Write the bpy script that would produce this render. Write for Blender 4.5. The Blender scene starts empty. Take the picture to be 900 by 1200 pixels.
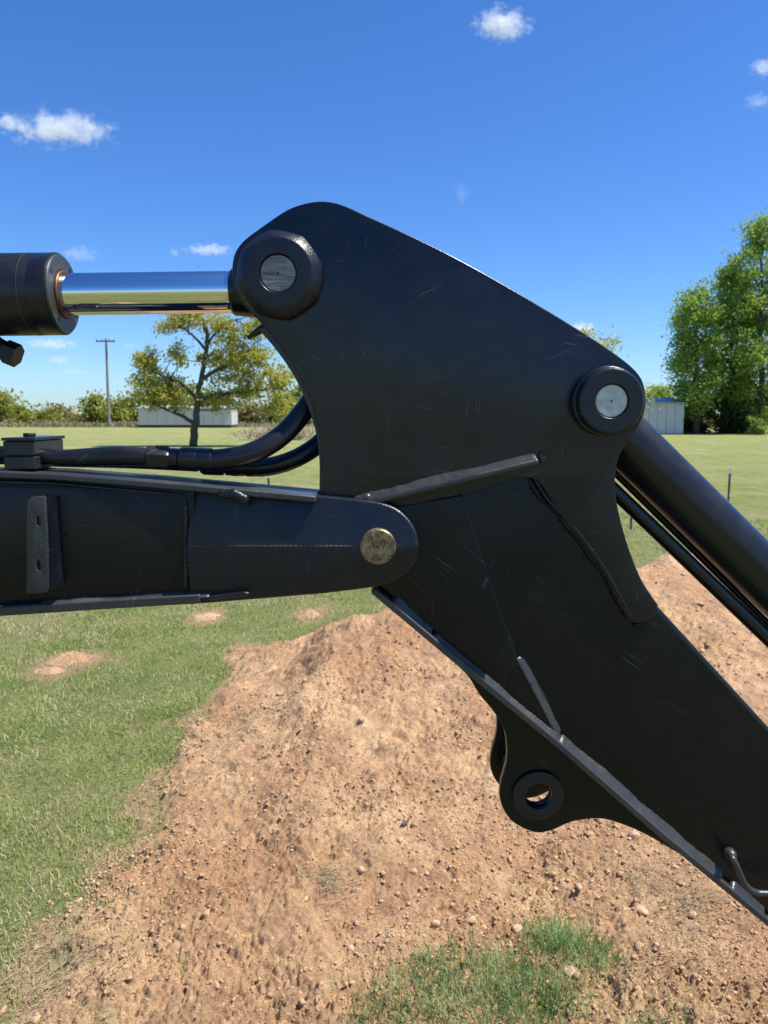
import bpy, bmesh, math, random
import numpy as np
from mathutils import Vector, Matrix
R = math.radians
rng = np.random.default_rng(7)
random.seed(7)
S = bpy.context.scene
COL = S.collection

# ------------------------------------------------------------------ camera
F = 866.0; PITCH = R(7.69); CAMZ = 1.95
cd = bpy.data.cameras.new("camera"); cam = bpy.data.objects.new("camera", cd); COL.objects.link(cam)
cam.location = (0, 0, CAMZ); cam.rotation_euler = (math.pi/2 - PITCH, 0, 0)
cd.lens = 26.0; cd.sensor_width = 36; cd.clip_start = 0.05; cd.clip_end = 8000
cd.dof.use_dof = True; cd.dof.focus_distance = 1.5; cd.dof.aperture_fstop = 8.5
S.camera = cam
# ------------------------------------------------------------------ sky and sun
SUN_EL, SUN_AZ = R(62), R(96.5)          # azimuth clockwise from +Y
w = bpy.data.worlds.new("World"); S.world = w; w.use_nodes = True
nt = w.node_tree; nt.nodes.clear()
sky = nt.nodes.new('ShaderNodeTexSky'); sky.sky_type = 'NISHITA'; sky.sun_disc = False
sky.sun_elevation = SUN_EL; sky.sun_rotation = SUN_AZ; sky.altitude = 300
sky.air_density = 1.0; sky.dust_density = 0.4; sky.ozone_density = 4.0
hs = nt.nodes.new('ShaderNodeHueSaturation'); hs.inputs['Saturation'].default_value = 1.18
hs.inputs['Value'].default_value = 1.0
bg = nt.nodes.new('ShaderNodeBackground'); bg.inputs[1].default_value = 0.094
wo = nt.nodes.new('ShaderNodeOutputWorld')
wb = nt.nodes.new('ShaderNodeMix'); wb.data_type = 'RGBA'; wb.blend_type = 'MULTIPLY'; wb.inputs[0].default_value = 1
wb.inputs[7].default_value = (.64, .82, 1.10, 1)      # the phone's cooler white balance
nt.links.new(sky.outputs[0], hs.inputs['Color']); nt.links.new(hs.outputs[0], wb.inputs[6]); nt.links.new(wb.outputs[2], bg.inputs[0]); nt.links.new(bg.outputs[0], wo.inputs[0])
sl = bpy.data.lights.new("sun", 'SUN'); sl.energy = 4.2; sl.angle = R(0.53); sl.color = (1.0, 0.95, 0.87)
so = bpy.data.objects.new("sun", sl); COL.objects.link(so)
sdir = Vector((math.sin(SUN_AZ)*math.cos(SUN_EL), math.cos(SUN_AZ)*math.cos(SUN_EL), math.sin(SUN_EL)))
so.rotation_euler = sdir.to_track_quat('Z', 'Y').to_euler(); so.location = (5, 5, 30)
S.view_settings.view_transform = 'Standard'; S.view_settings.look = 'None'
S.view_settings.exposure = 0.8; S.view_settings.gamma = 1
S.cycles.volume_bounces = 3; S.cycles.max_bounces = 10; S.cycles.transparent_max_bounces = 12

# ------------------------------------------------------------------ pixel helpers (reference measurements -> places)
ca, sa = math.cos(PITCH), math.sin(PITCH)
def P(px, py, Y):
    x = (px-450)/F; u = -(py-600)/F
    dy = ca + u*sa; dz = -sa + u*ca
    t = Y/dy
    return Vector((x*t, Y, CAMZ + dz*t))
def G(px, py, z=0.0):
    x = (px-450)/F; u = -(py-600)/F
    dy = ca + u*sa; dz = -sa + u*ca
    t = (z-CAMZ)/dz
    return Vector((x*t, dy*t, z))

# ------------------------------------------------------------------ numpy noise
def _hash(ix, iy, iz, seed):
    h = (ix.astype(np.int64)*374761393 + iy.astype(np.int64)*668265263 + iz.astype(np.int64)*2147483647 + seed*1274126177) & 0xffffffff
    h = ((h ^ (h >> 13))*1274126177) & 0xffffffff
    h = ((h ^ (h >> 16))*2246822519) & 0xffffffff
    return ((h ^ (h >> 15)) & 0xffffff)/float(0xffffff)
def vnoise(x, y, seed=0):
    x = np.asarray(x, float); y = np.asarray(y, float)
    ix = np.floor(x); iy = np.floor(y); fx = x-ix; fy = y-iy
    fx = fx*fx*(3-2*fx); fy = fy*fy*(3-2*fy); z = np.zeros_like(ix)
    a = _hash(ix, iy, z, seed); b = _hash(ix+1, iy, z, seed); c = _hash(ix, iy+1, z, seed); d = _hash(ix+1, iy+1, z, seed)
    return (a*(1-fx)+b*fx)*(1-fy) + (c*(1-fx)+d*fx)*fy
def fbm(x, y, oct=4, seed=0, gain=0.5):
    x = np.asarray(x, float); y = np.asarray(y, float)
    s = 0; a = 1; t = 0
    for i in range(oct):
        s = s + a*vnoise(x, y, seed+i*17); t += a
        x, y = (x*0.8-y*0.6)*2.03+3.7, (x*0.6+y*0.8)*2.03+1.3; a *= gain
    return s/t
def worley(x, y, seed=0):
    ix = np.floor(x); iy = np.floor(y); best = np.full(np.shape(x), 9.0)
    z = np.zeros_like(ix)
    for dx in (-1, 0, 1):
        for dy in (-1, 0, 1):
            cx = ix+dx; cy = iy+dy
            px = cx+_hash(cx, cy, z, seed); py = cy+_hash(cx, cy, z, seed+91)
            best = np.minimum(best, (px-x)**2+(py-y)**2)
    return np.sqrt(best)

# ------------------------------------------------------------------ object helpers
def np_mesh(name, v, f):
    """v (n,3), f (m,k) uniform polygons"""
    v = np.asarray(v, np.float32); f = np.asarray(f, np.int32)
    me = bpy.data.meshes.new(name)
    me.vertices.add(len(v)); me.vertices.foreach_set('co', v.ravel())
    k = f.shape[1]
    me.loops.add(f.size); me.loops.foreach_set('vertex_index', f.ravel())
    me.polygons.add(len(f)); me.polygons.foreach_set('loop_start', np.arange(0, f.size, k, dtype=np.int32))
    me.update(calc_edges=True); me.validate()
    return me
def link(name, me, mat, parent=None, root=None, smooth=None):
    """me in world coordinates; shifted to its root's place when it is a part"""
    if root is not None: me.transform(Matrix.Translation(-root.location))
    o = bpy.data.objects.new(name, me); COL.objects.link(o)
    if parent is not None: o.parent = parent
    if mat: me.materials.clear(); me.materials.append(mat)
    if smooth is not None:
        me.polygons.foreach_set('use_smooth', [True]*len(me.polygons))
        if smooth < 180: me.set_sharp_from_angle(angle=R(smooth))
    return o
def empty(name, loc, label=None, cat=None, group=None):
    o = bpy.data.objects.new(name, None); COL.objects.link(o); o.location = loc; o.empty_display_size = .2
    tag(o, label, cat, group); return o
def tag(o, label=None, cat=None, group=None, kind=None):
    if label: o['label'] = label
    if cat: o['category'] = cat
    if group: o['group'] = group
    if kind: o['kind'] = kind
    return o
def anchor(o, loc):
    """move a mesh object's origin to loc"""
    o.data.transform(Matrix.Translation(-Vector(loc))); o.location = loc
    return o

def smooth_outline(pts, n=5):
    """closed Catmull-Rom through (x,z[,corner]) points"""
    out = []; N = len(pts)
    for i in range(N):
        p0, p1, p2, p3 = pts[i-1], pts[i], pts[(i+1) % N], pts[(i+2) % N]
        c1 = len(p1) > 2; c2 = len(p2) > 2
        a = Vector(p1[:2]); b = Vector(p2[:2])
        if c1 and c2: out.append(a); continue
        m1 = (b-Vector(p0[:2]))*0.5 if not c1 else (b-a)*0.6
        m2 = (Vector(p3[:2])-a)*0.5 if not c2 else (b-a)*0.6
        L = (b-a).length
        for m in (m1, m2):
            if m.length > L: m *= L/m.length
        for k in range(n):
            t = k/n; t2 = t*t; t3 = t2*t
            out.append(a*(2*t3-3*t2+1)+m1*(t3-2*t2+t)+b*(-2*t3+3*t2)+m2*(t3-t2))
    return out
def circle2(c, r, n=40): return [Vector((c[0]+r*math.cos(2*math.pi*i/n), c[1]+r*math.sin(2*math.pi*i/n))) for i in range(n)]

def plate_mesh(loops, y0, y1, bev=0.003, res=2):
    """flat plate in the XZ plane between y0 and y1; loops[0] outline, others holes (handled by 2D curve fill)"""
    cu = bpy.data.curves.new('tmp', 'CURVE'); cu.dimensions = '2D'; cu.fill_mode = 'BOTH'
    for L in loops:
        sp = cu.splines.new('POLY'); sp.points.add(len(L)-1)
        for i, p in enumerate(L): sp.points[i].co = (p[0], p[1], 0, 1)
        sp.use_cyclic_u = True
    cu.extrude = abs(y1-y0)/2-bev; cu.bevel_depth = bev; cu.bevel_resolution = res; cu.offset = -bev
    o = bpy.data.objects.new('tmp', cu); COL.objects.link(o)
    me = bpy.data.meshes.new_from_object(o)
    bpy.data.objects.remove(o); bpy.data.curves.remove(cu)
    me.transform(Matrix.Translation((0, (y0+y1)/2, 0)) @ Matrix.Rotation(math.pi/2, 4, 'X'))
    bm = bmesh.new(); bm.from_mesh(me); bmesh.ops.remove_doubles(bm, verts=bm.verts, dist=1e-5)
    bmesh.ops.recalc_face_normals(bm, faces=bm.faces); bm.to_mesh(me); bm.free()
    return me
def px_outline(pts, Y, n=5):
    q = []
    for p in pts:
        v = P(p[0], p[1], Y); q.append((v.x, v.z)+tuple(p[2:]))
    return smooth_outline(q, n)

def tube_np(path, rad, seg=16, cap=True, flat=1.0, jitter=0.0, seed=0):
    """tapered tube through 3D points; returns verts, faces (quads, caps fan as degenerate-free tris padded)"""
    path = [Vector(p) for p in path]; n = len(path)
    if not hasattr(rad, '__len__'): rad = [rad]*n
    r_ = random.Random(seed)
    V = []; Fc = []
    t0 = (path[1]-path[0]).normalized()
    up = Vector((0, 0, 1)) if abs(t0.z) < .9 else Vector((0, 1, 0))
    nrm = (up-t0*up.dot(t0)).normalized()
    for i, p in enumerate(path):
        t = (path[min(i+1, n-1)]-path[max(i-1, 0)]).normalized()
        nrm = (nrm-t*nrm.dot(t)).normalized(); b = t.cross(nrm)
        for k in range(seg):
            a = 2*math.pi*k/seg; rr = rad[i]*(1+jitter*(r_.random()-.5)*2)
            V.append(p+(nrm*math.cos(a)*flat+b*math.sin(a))*rr)
    for i in range(n-1):
        for k in range(seg):
            k2 = (k+1) % seg
            Fc.append((i*seg+k, (i+1)*seg+k, (i+1)*seg+k2, i*seg+k2))
    if cap:
        Fc.append(tuple(range(seg))); Fc.append(tuple((n-1)*seg+k for k in reversed(range(seg))))
    return V, Fc
class MB:
    def __init__(s): s.v = []; s.f = []
    def add(s, V, Fc):
        o = len(s.v); s.v += [tuple(p) for p in V]; s.f += [tuple(i+o for i in f) for f in Fc]; return s
    def tube(s, *a, **k): return s.add(*tube_np(*a, **k))
    def box(s, c, d, rot=None):
        c = Vector(c); V = []
        for x in (-.5, .5):
            for y in (-.5, .5):
                for z in (-.5, .5):
                    q = Vector((x*d[0], y*d[1], z*d[2]))
                    if rot: q = rot @ q
                    V.append(c+q)
        return s.add(V, [(0, 1, 3, 2), (4, 6, 7, 5), (0, 4, 5, 1), (2, 3, 7, 6), (0, 2, 6, 4), (1, 5, 7, 3)])
    def hexa(s, V8):
        return s.add(V8, [(0, 1, 3, 2), (4, 6, 7, 5), (0, 4, 5, 1), (2, 3, 7, 6), (0, 2, 6, 4), (1, 5, 7, 3)])
    def lathe(s, c, axis, prof, seg=48, rfun=None):
        """prof: (r, h) pairs along axis from c"""
        c = Vector(c); ax = Vector(axis).normalized()
        u = ax.orthogonal().normalized(); 
        if abs(ax.y) > .9: u = Vector((1, 0, 0))
        v = ax.cross(u); V = []; Fc = []; n = len(prof)
        for j, (r, h) in enumerate(prof):
            for k in range(seg):
                a = 2*math.pi*k/seg; rr = r*(rfun(a, j) if rfun else 1)
                V.append(c+ax*h+(u*math.cos(a)+v*math.sin(a))*rr)
        for j in range(n-1):
            for k in range(seg):
                k2 = (k+1) % seg; Fc.append((j*seg+k, j*seg+k2, (j+1)*seg+k2, (j+1)*seg+k))
        Fc.append(tuple(reversed(range(seg)))); Fc.append(tuple((n-1)*seg+k for k in range(seg)))
        return s.add(V, Fc)
    def mesh(s, name='m', fix=True):
        me = bpy.data.meshes.new(name); me.from_pydata(s.v, [], s.f); me.update()
        if fix:
            bm = bmesh.new(); bm.from_mesh(me); bmesh.ops.recalc_face_normals(bm, faces=bm.faces); bm.to_mesh(me); bm.free()
        return me
def bevel(o, width=0.003, seg=2, ang=30):
    m = o.modifiers.new('bevel', 'BEVEL'); m.width = width; m.segments = seg; m.limit_method = 'ANGLE'; m.angle_limit = R(ang)
    return o
def path_smooth(pts, n=6):
    pts = [Vector(p) for p in pts]; out = []
    for i in range(len(pts)-1):
        p0 = pts[max(i-1, 0)]; p1 = pts[i]; p2 = pts[i+1]; p3 = pts[min(i+2, len(pts)-1)]
        for k in range(n):
            t = k/n; t2 = t*t; t3 = t2*t
            out.append(0.5*((2*p1)+(p2-p0)*t+(2*p0-5*p1+4*p2-p3)*t2+(3*p1-p0-3*p2+p3)*t3))
    out.append(pts[-1]); return out
def bead_path(pts, step=0.005):
    out = []
    for a, b in zip(pts[:-1], pts[1:]):
        a = Vector(a); b = Vector(b); n = max(1, int((b-a).length/step))
        out += [a.lerp(b, k/n) for k in range(n)]
    out.append(Vector(pts[-1])); return out
def weld(pts, r, parent, root, mat, seed=0, name='weld_bead', taper=True, ripple=.05, wander=.15, label=None, flat=1.0):
    q = bead_path(pts, max(0.003, r*.38)); r_ = random.Random(seed); n = len(q); rad = []
    ph = r_.random()*9
    for i, p in enumerate(q):
        t = i/(n-1); k = 1.0
        if taper: k = min(1, .35+8*t, .35+8*(1-t))
        rad.append(r*k*(1+ripple*math.sin(i*1.9+ph)+wander*math.sin(i*.17+ph)*math.sin(i*.061)))
    m = MB().tube(q, rad, seg=14, jitter=.03, seed=seed, flat=flat)
    o = link(name, m.mesh(), mat, parent, root, 60)
    if label: o['label'] = label
    return o

def fillet(pts, w, pr, yw, parent, root, mat, up=1, seed=0, name='weld_bead', rough=.10):
    """flat laid fillet weld: slopes from the web (depth yw) out to a flange edge pr nearer the viewer"""
    q = bead_path([Vector((p.x, yw, p.z)) for p in pts], .004); n = len(q); V = []; Fc = []; r_ = random.Random(seed)
    L = 0; ph = r_.random()*9; w1 = 0; w2 = 0
    for i, p in enumerate(q):
        a_ = q[max(i-1, 0)]; b_ = q[min(i+1, n-1)]; d = (b_-a_).normalized(); nn = Vector((-d.z, 0, d.x))*up
        L = i*.004; e = min(1, (L+.0015)/.012, ((n-1-i)*.004+.0015)/.012); e = math.sqrt(max(0, 1-(1-e)**2)) if e < 1 else 1
        w1 = w1*.8+r_.uniform(-1, 1)*.2; w2 = w2*.9+r_.uniform(-1, 1)*.1
        ww = w*e*(1+rough*w1*2+rough*math.sin(L*38+ph)); pp = pr*(.25+.75*e); rip = .00035*math.sin(L*2*math.pi/.0065+ph)+.0006*w2
        for fn, fy_ in ((-.0025, .004), (-.0025, -pp+.0015), (0.0, -pp-rip), (.33, -pp*.72-rip), (.68, -pp*.34-rip), (1.0, .0006), (1.0, .004)):
            V.append(p+nn*(fn if fn < 0 else fn*ww)+Vector((0, fy_, 0)))
    for i in range(n-1):
        for k in range(7): Fc.append((i*7+k, i*7+(k+1) % 7, (i+1)*7+(k+1) % 7, (i+1)*7+k))
    Fc += [tuple(range(7)), tuple((n-1)*7+k for k in reversed(range(7)))]
    return link(name, MB().add(V, Fc).mesh(), mat, parent, root, 50)

# ------------------------------------------------------------------ material helpers
class Mat:
    def __init__(s, name):
        s.m = bpy.data.materials.new(name); s.m.use_nodes = True; s.t = s.m.node_tree
        s.b = s.t.nodes['Principled BSDF']; s.out = s.t.nodes['Material Output']
        s.geo = s.t.nodes.new('ShaderNodeNewGeometry'); s.pos = s.geo.outputs['Position']
    def L(s, a, b): s.t.links.new(a, b)
    def vec(s, scale=(1, 1, 1), rot=(0, 0, 0), src=None):
        n = s.t.nodes.new('ShaderNodeMapping'); n.inputs['Scale'].default_value = scale; n.inputs['Rotation'].default_value = rot
        s.L(src or s.pos, n.inputs[0]); return n.outputs[0]
    def noise(s, scale, detail=4, rough=.5, vec=None, dist=0, out='Fac'):
        n = s.t.nodes.new('ShaderNodeTexNoise'); n.inputs['Scale'].default_value = scale; n.inputs['Detail'].default_value = detail
        n.inputs['Roughness'].default_value = rough; n.inputs['Distortion'].default_value = dist
        s.L(vec or s.pos, n.inputs['Vector']); return n.outputs[out]
    def voro(s, scale, vec=None, feature='F1', out='Distance', rand=1):
        n = s.t.nodes.new('ShaderNodeTexVoronoi'); n.inputs['Scale'].default_value = scale; n.feature = feature
        n.inputs['Randomness'].default_value = rand
        s.L(vec or s.pos, n.inputs['Vector']); return n.outputs[out]
    def ramp(s, fac, stops):
        n = s.t.nodes.new('ShaderNodeValToRGB'); e = n.color_ramp.elements
        while len(e) < len(stops): e.new(.5)
        for i, (p, c) in enumerate(stops):
            e[i].position = p; e[i].color = (c, c, c, 1) if not hasattr(c, '__len__') else (*c, 1)
        s.L(fac, n.inputs[0]); return n.outputs[0]
    def mix(s, fac, a, b, mode='MIX'):
        n = s.t.nodes.new('ShaderNodeMix'); n.data_type = 'RGBA'; n.blend_type = mode
        for i, v in ((0, fac), (6, a), (7, b)):
            if hasattr(v, 'links'): s.L(v, n.inputs[i])
            elif i == 0: n.inputs[0].default_value = v
            else: n.inputs[i].default_value = (*v, 1)
        return n.outputs[2]
    def math(s, op, a, b=0.0):
        n = s.t.nodes.new('ShaderNodeMath'); n.operation = op
        for i, v in ((0, a), (1, b)):
            if hasattr(v, 'links'): s.L(v, n.inputs[i])
            else: n.inputs[i].default_value = v
        return n.outputs[0]
    def bump(s, h, dist, strength=1.0, prev=None):
        n = s.t.nodes.new('ShaderNodeBump'); n.inputs['Distance'].default_value = dist; n.inputs['Strength'].default_value = strength
        s.L(h, n.inputs['Height'])
        if prev is not None: s.L(prev, n.inputs['Normal'])
        return n.outputs[0]
    def set(s, **k):
        for key, v in k.items():
            key = {'color': 'Base Color', 'rough': 'Roughness', 'metal': 'Metallic', 'normal': 'Normal', 'spec': 'Specular IOR Level', 'coat': 'Coat Weight', 'coatr': 'Coat Roughness'}[key]
            if hasattr(v, 'links'): s.L(v, s.b.inputs[key])
            elif hasattr(v, '__len__'): s.b.inputs[key].default_value = (*v, 1)
            else: s.b.inputs[key].default_value = v
        return s.m

def paint_material(name, spec=.5, base=(.008, .009, .010), rough=.30, scratch=1.0, dust=.12, peel=.00025, wave=.0):
    m = Mat(name)
    big = m.noise(5, 5, .6); fine = m.noise(60, 4, .6)
    # thin stretched scratches in two directions, kept to patches
    wob = m.t.nodes.new('ShaderNodeVectorMath'); wob.operation = 'MULTIPLY_ADD'; wob.inputs[1].default_value = (.03, .03, .03)
    m.L(m.noise(6, 2, .5, out='Color'), wob.inputs[0]); m.L(m.pos, wob.inputs[2])
    ss = None
    for ang_, th_ in ((-36, .672), (28, .680), (82, .690), (-8, .695)):
        rot_ = m.vec((1, 1, 1), (0, R(ang_), 0), wob.outputs[0])
        k_ = m.ramp(m.noise(1, 1, .5, m.vec((9, 9, 330), (0, 0, 0), rot_)), [(th_, 0), (th_+.03, 1)])
        k_ = m.math('MULTIPLY', k_, m.ramp(m.noise(7+ang_*.02, 2, .6, rot_), [(.60, 0), (.70, 1)]))
        ss = k_ if ss is None else m.math('MAXIMUM', ss, k_)
    patch = m.ramp(m.noise(9, 3, .6), [(.50, 0), (.62, 1)])
    sp = m.ramp(m.voro(95), [(.045, 1), (.075, 0)])
    spk = m.math('MULTIPLY', sp, m.ramp(m.noise(33, 2), [(.56, 0), (.60, 1)]))
    sc = m.math('MAXIMUM', m.math('MULTIPLY', ss, 1.0), spk)
    sc = m.math('MULTIPLY', sc, .30*scratch)
    dustf = m.math('MULTIPLY', m.ramp(m.noise(7, 8, .7), [(.42, 0), (.75, 1)]), dust)
    col = m.mix(dustf, base, (.075, .068, .058))
    col = m.mix(sc, col, (.26, .25, .235))
    rg = m.math('ADD', m.math('MULTIPLY', m.ramp(m.noise(11, 6, .7), [(.35, 0), (.7, 1)]), .16), m.math('ADD', m.math('MULTIPLY', big, .16), rough-.13))
    rg = m.math('ADD', rg, m.math('MULTIPLY', dustf, .35))
    rg = m.math('ADD', rg, m.math('MULTIPLY', sc, .2))
    nb = m.bump(m.noise(260, 2, .5), peel)
    if wave: nb = m.bump(m.noise(3.2, 2, .4), wave, prev=nb)
    ding = m.math('MULTIPLY', m.ramp(m.voro(26, m.vec((1, 1, 1.9), (0, .6, 0))), [(.0, 1), (.22, 0)]), m.ramp(m.noise(6.5, 3, .6), [(.54, 0), (.60, 1)]))
    nb = m.bump(ding, -.0004, prev=nb)
    nb = m.bump(sc, .0003, prev=nb)
    return m.set(color=col, rough=rg, normal=nb, spec=spec)
M_PAINT = paint_material('black_paint', spec=.44, base=(.004, .007, .014), rough=.20, wave=.008)
M_PAINT2 = paint_material('black_paint_web', spec=.27, base=(.006, .0075, .009), rough=.24, wave=.006, scratch=.7, dust=.06)
M_CAST = paint_material('black_paint_cast', rough=.33, spec=.44, base=(.005, .008, .014), scratch=.5, dust=.06, peel=.0006)
M_WELD_LIT = paint_material('black_paint_weld_lit', base=(.030, .033, .034), rough=.30, scratch=.4, dust=.5, peel=.0006)  # lighter than the plates: sunlight on raised beads put into base and dust
M_EDGE_LIT = paint_material('black_paint_edge_lit', base=(.038, .040, .042), rough=.30, scratch=1.2, dust=.6)  # base and dust raised to paint in grazing sun on the flanges
M_TUBE = paint_material('black_paint_barrel', spec=.45, base=(.008, .009, .012), rough=.27, scratch=.5, dust=.2, peel=.0001)

def simple(name, color, rough=.5, metal=0.0, **k):
    m = Mat(name); n = m.noise(40, 4, .6)
    c = m.mix(m.math('MULTIPLY', n, .5), color, tuple(x*.6 for x in color))
    return m.set(color=c, rough=m.math('ADD', m.math('MULTIPLY', n, .15), rough-.07), metal=metal, **k)
M_RUBBER = simple('rubber', (.008, .009, .014), .30)
M_PLASTIC = simple('clamp_plastic', (.02, .021, .023), .42)
m = Mat('chrome'); M_CHROME = m.set(color=(.80, .80, .80), metal=1.0, rough=m.math('ADD', m.math('MULTIPLY', m.noise(1, 3, .6, m.vec((3, 200, 200))), .05), .035))
m = Mat('pin_steel'); n = m.noise(45, 8, .75, m.vec((.35, 1, 1.9)), 1.2)
M_PIN = m.set(color=m.mix(m.ramp(n, [(.40, 0), (.62, 1)]), (.13, .115, .09), (.36, .335, .285)), metal=.35,
              rough=m.math('ADD', m.math('MULTIPLY', n, .25), .32), normal=m.bump(m.noise(1, 6, .7, m.vec((35, 60, 320))), .0005))
m = Mat('pin_steel_clean'); n = m.noise(70, 8, .7)
M_PINC = m.set(color=m.mix(m.ramp(n, [(.35, 0), (.6, 1)]), (.44, .445, .39), (.60, .60, .54)), metal=.2, rough=.48, normal=m.bump(n, .0004))
m = Mat('pin_brassy'); n = m.noise(38, 8, .8, m.vec((1, 1, .7)), 1.5); n2 = m.noise(90, 6, .8)
c = m.mix(m.ramp(n, [(.38, 0), (.60, 1)]), (.06, .042, .028), (.34, .24, .14))
c = m.mix(m.ramp(n2, [(.54, 0), (.68, .7)]), c, (.5, .45, .38))
M_PINB = m.set(color=c, metal=.6, rough=.42, normal=m.bump(n2, .0006))
M_RING = simple('wiper_ring', (.16, .075, .025), .45, .3)
M_DARK = simple('recess', (.008, .008, .009), .5)
M_GALV = simple('bright_steel', (.55, .55, .52), .3, .9)

K = CAMZ/1.7            # the land was first measured for a camera 1.7 m up
# ================================================================== TERRAIN
CREST = [(-3.2, 3.6, 0), (-1.0, 4.0, 0.0), (-.70, 4.05, .10), (-.50, 4.12, .22), (-.33, 4.2, .385), (-.22, 4.25, .40), (-.08, 4.35, .37), (.12, 4.5, .43), (.4, 4.6, .50), (.9, 4.8, .60), (1.85, 5.0, .70), (2.6, 5.3, .68), (3.4, 5.6, .60), (5.0, 6.0, .35), (7, 6.2, .0), (40, 6.2, 0)]
cx_, cy_, ch_ = [np.array(a) for a in zip(*CREST)]
def pile_h(x, y):
    """height of the soil above the field; negative outside it"""
    x = np.asarray(x, float)/K; y = np.asarray(y, float)/K
    wx = x + (fbm(x*2.2, y*2.2, 3, 11)-.5)*.35
    yc = np.interp(wx, cx_, cy_) + (fbm(x*3.1, y*0+2, 3, 5)-.5)*.22
    hc = np.interp(wx, cx_, ch_)*(1+(fbm(x*4, y*0, 3, 8)-.5)*.22)
    u = y-yc
    front = np.clip(1+u/2.35, 0, 1); back = np.clip(1-u/1.25, 0, 1)
    pf = np.where(u < 0, front**1.25, back)
    pf = np.where(np.abs(u) < .22, pf-.035*(1-np.abs(u)/.22)**2, pf)
    h = hc*pf
    # spread soil in the foreground
    edge = (x+1.02+(fbm(x*2.6, y*2.6, 5, 21, .6)-.5)*.42)
    back_e = (yc+1.25-y)
    sp = np.clip(np.minimum(edge*.30, back_e*.3), -.06, .035)
    h = h+sp
    h = h + (fbm(x*1.6, y*1.6, 3, 31)-.5)*.13*np.clip(edge*1.5, 0, 1)*np.clip(back_e*2, 0, 1)
    return h*K
def soil_rough(x, y):
    qx = x+(fbm(x*7, y*7, 2, 51)-.5)*.12; qy = y+(fbm(x*7, y*7, 2, 52)-.5)*.12
    r = (fbm(qx*5, qy*5, 4, 41, .6)-.5)*.085
    p = np.clip(fbm(x*2.4, y*2.4, 2, 77)*2.6-.85, 0, 1)
    b1 = 1-np.abs(2*fbm(qx*13, qy*13, 3, 45, .6)-1)*2.2; r += b1*.015*(.4+np.minimum(p, .6))
    w1 = worley(qx*17, qy*17, 5); r += np.clip(.46-w1, 0, .17)*.085*(np.minimum(p, .55)+.12)
    w2 = worley(qx*44, qy*44, 6); r += np.clip(.45-w2, 0, .3)*.036*(.5+p)
    w3 = worley(qx*95, qy*95, 7); r += np.clip(.5-w3, 0, .3)*.012
    r += (fbm(x*90, y*90, 3, 43, .7)-.5)*.016
    return r
def field_h(x, y):
    return (fbm(np.asarray(x)*.35, np.asarray(y)*.35, 2, 61)-.5)*.05
def surf_h(x, y):
    return np.maximum(pile_h(x, y)+soil_rough(x, y), field_h(x, y))

MOUNDS = [(84, 772, .24, .20, .06), (58, 786, .17, .12, .02), (243, 722, .17, .2, .03), (364, 720, .15, .2, .05)]
# ground sheet
t = np.linspace(-1, 1, 361); ax = np.sign(t)*(np.abs(t)*14+np.abs(t)**7*3400)
X, Y = np.meshgrid(ax, ax); Z = field_h(X, Y)
n = len(ax); idx = np.arange(n*n).reshape(n, n)
fq = np.stack([idx[:-1, :-1], idx[:-1, 1:], idx[1:, 1:], idx[1:, :-1]], -1).reshape(-1, 4)
me = np_mesh('ground', np.stack([X, Y, Z], -1).reshape(-1, 3), fq)
ph_ = pile_h(X, Y); spill = np.clip(1+(ph_+(fbm(X*4, Y*4, 4, 83, .6)-.5)*.16)/.05, 0, 1)*(np.abs(X) < 12)*(Y > 1.3)*(Y < 12)
for a_, b_, rx_, ry_, _h in MOUNDS:
    g_ = G(a_, b_); q_ = np.sqrt(((X-g_.x)/(rx_*1.15))**2+((Y-g_.y)/(ry_*1.2))**2); spill = np.maximum(spill, np.clip(1.55-q_, 0, .85))
at = me.attributes.new('spill', 'FLOAT', 'POINT'); at.data.foreach_set('value', spill.ravel().astype(np.float32))
m = Mat('pasture')
n1 = m.noise(.35, 5, .6); n2 = m.noise(1.8, 6, .65); n3 = m.noise(14, 6, .75); n4 = m.noise(1, 5, .6, m.vec((.04, .22, 1)))
c = m.mix(m.ramp(n2, [(.36, 0), (.64, 1)]), (.165, .23, .05), (.33, .345, .12))
c = m.mix(m.ramp(n1, [(.50, 0), (.66, .75)]), c, (.40, .34, .17))
c = m.mix(m.ramp(n4, [(.5, 0), (.68, .6)]), c, (.38, .34, .15))
c = m.mix(m.ramp(n3, [(.48, 0), (.75, .55)]), c, (.42, .36, .22))
c = m.mix(m.ramp(n3, [(.28, .6), (.42, 0)]), c, (.07, .09, .03))
n5 = m.noise(48, 4, .75)
c = m.mix(m.ramp(n5, [(.34, .8), (.50, 0)]), c, (.075, .10, .03))
c = m.mix(m.ramp(n5, [(.56, 0), (.70, .6)]), c, (.50, .46, .27))
at = m.t.nodes.new('ShaderNodeAttribute'); at.attribute_name = 'spill'
c = m.mix(m.ramp(m.math('ADD', m.math('MULTIPLY', at.outputs['Fac'], .7), m.math('MULTIPLY', n3, .5)), [(.42, 0), (.72, .9)]), c, (.50, .34, .20))
GM = m.set(color=c, rough=.95, spec=.1, normal=m.bump(n3, .06, 1, m.bump(m.noise(70, 4, .7), .02)))
o = link('ground', me, GM, smooth=180); o['kind'] = 'structure'

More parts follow.
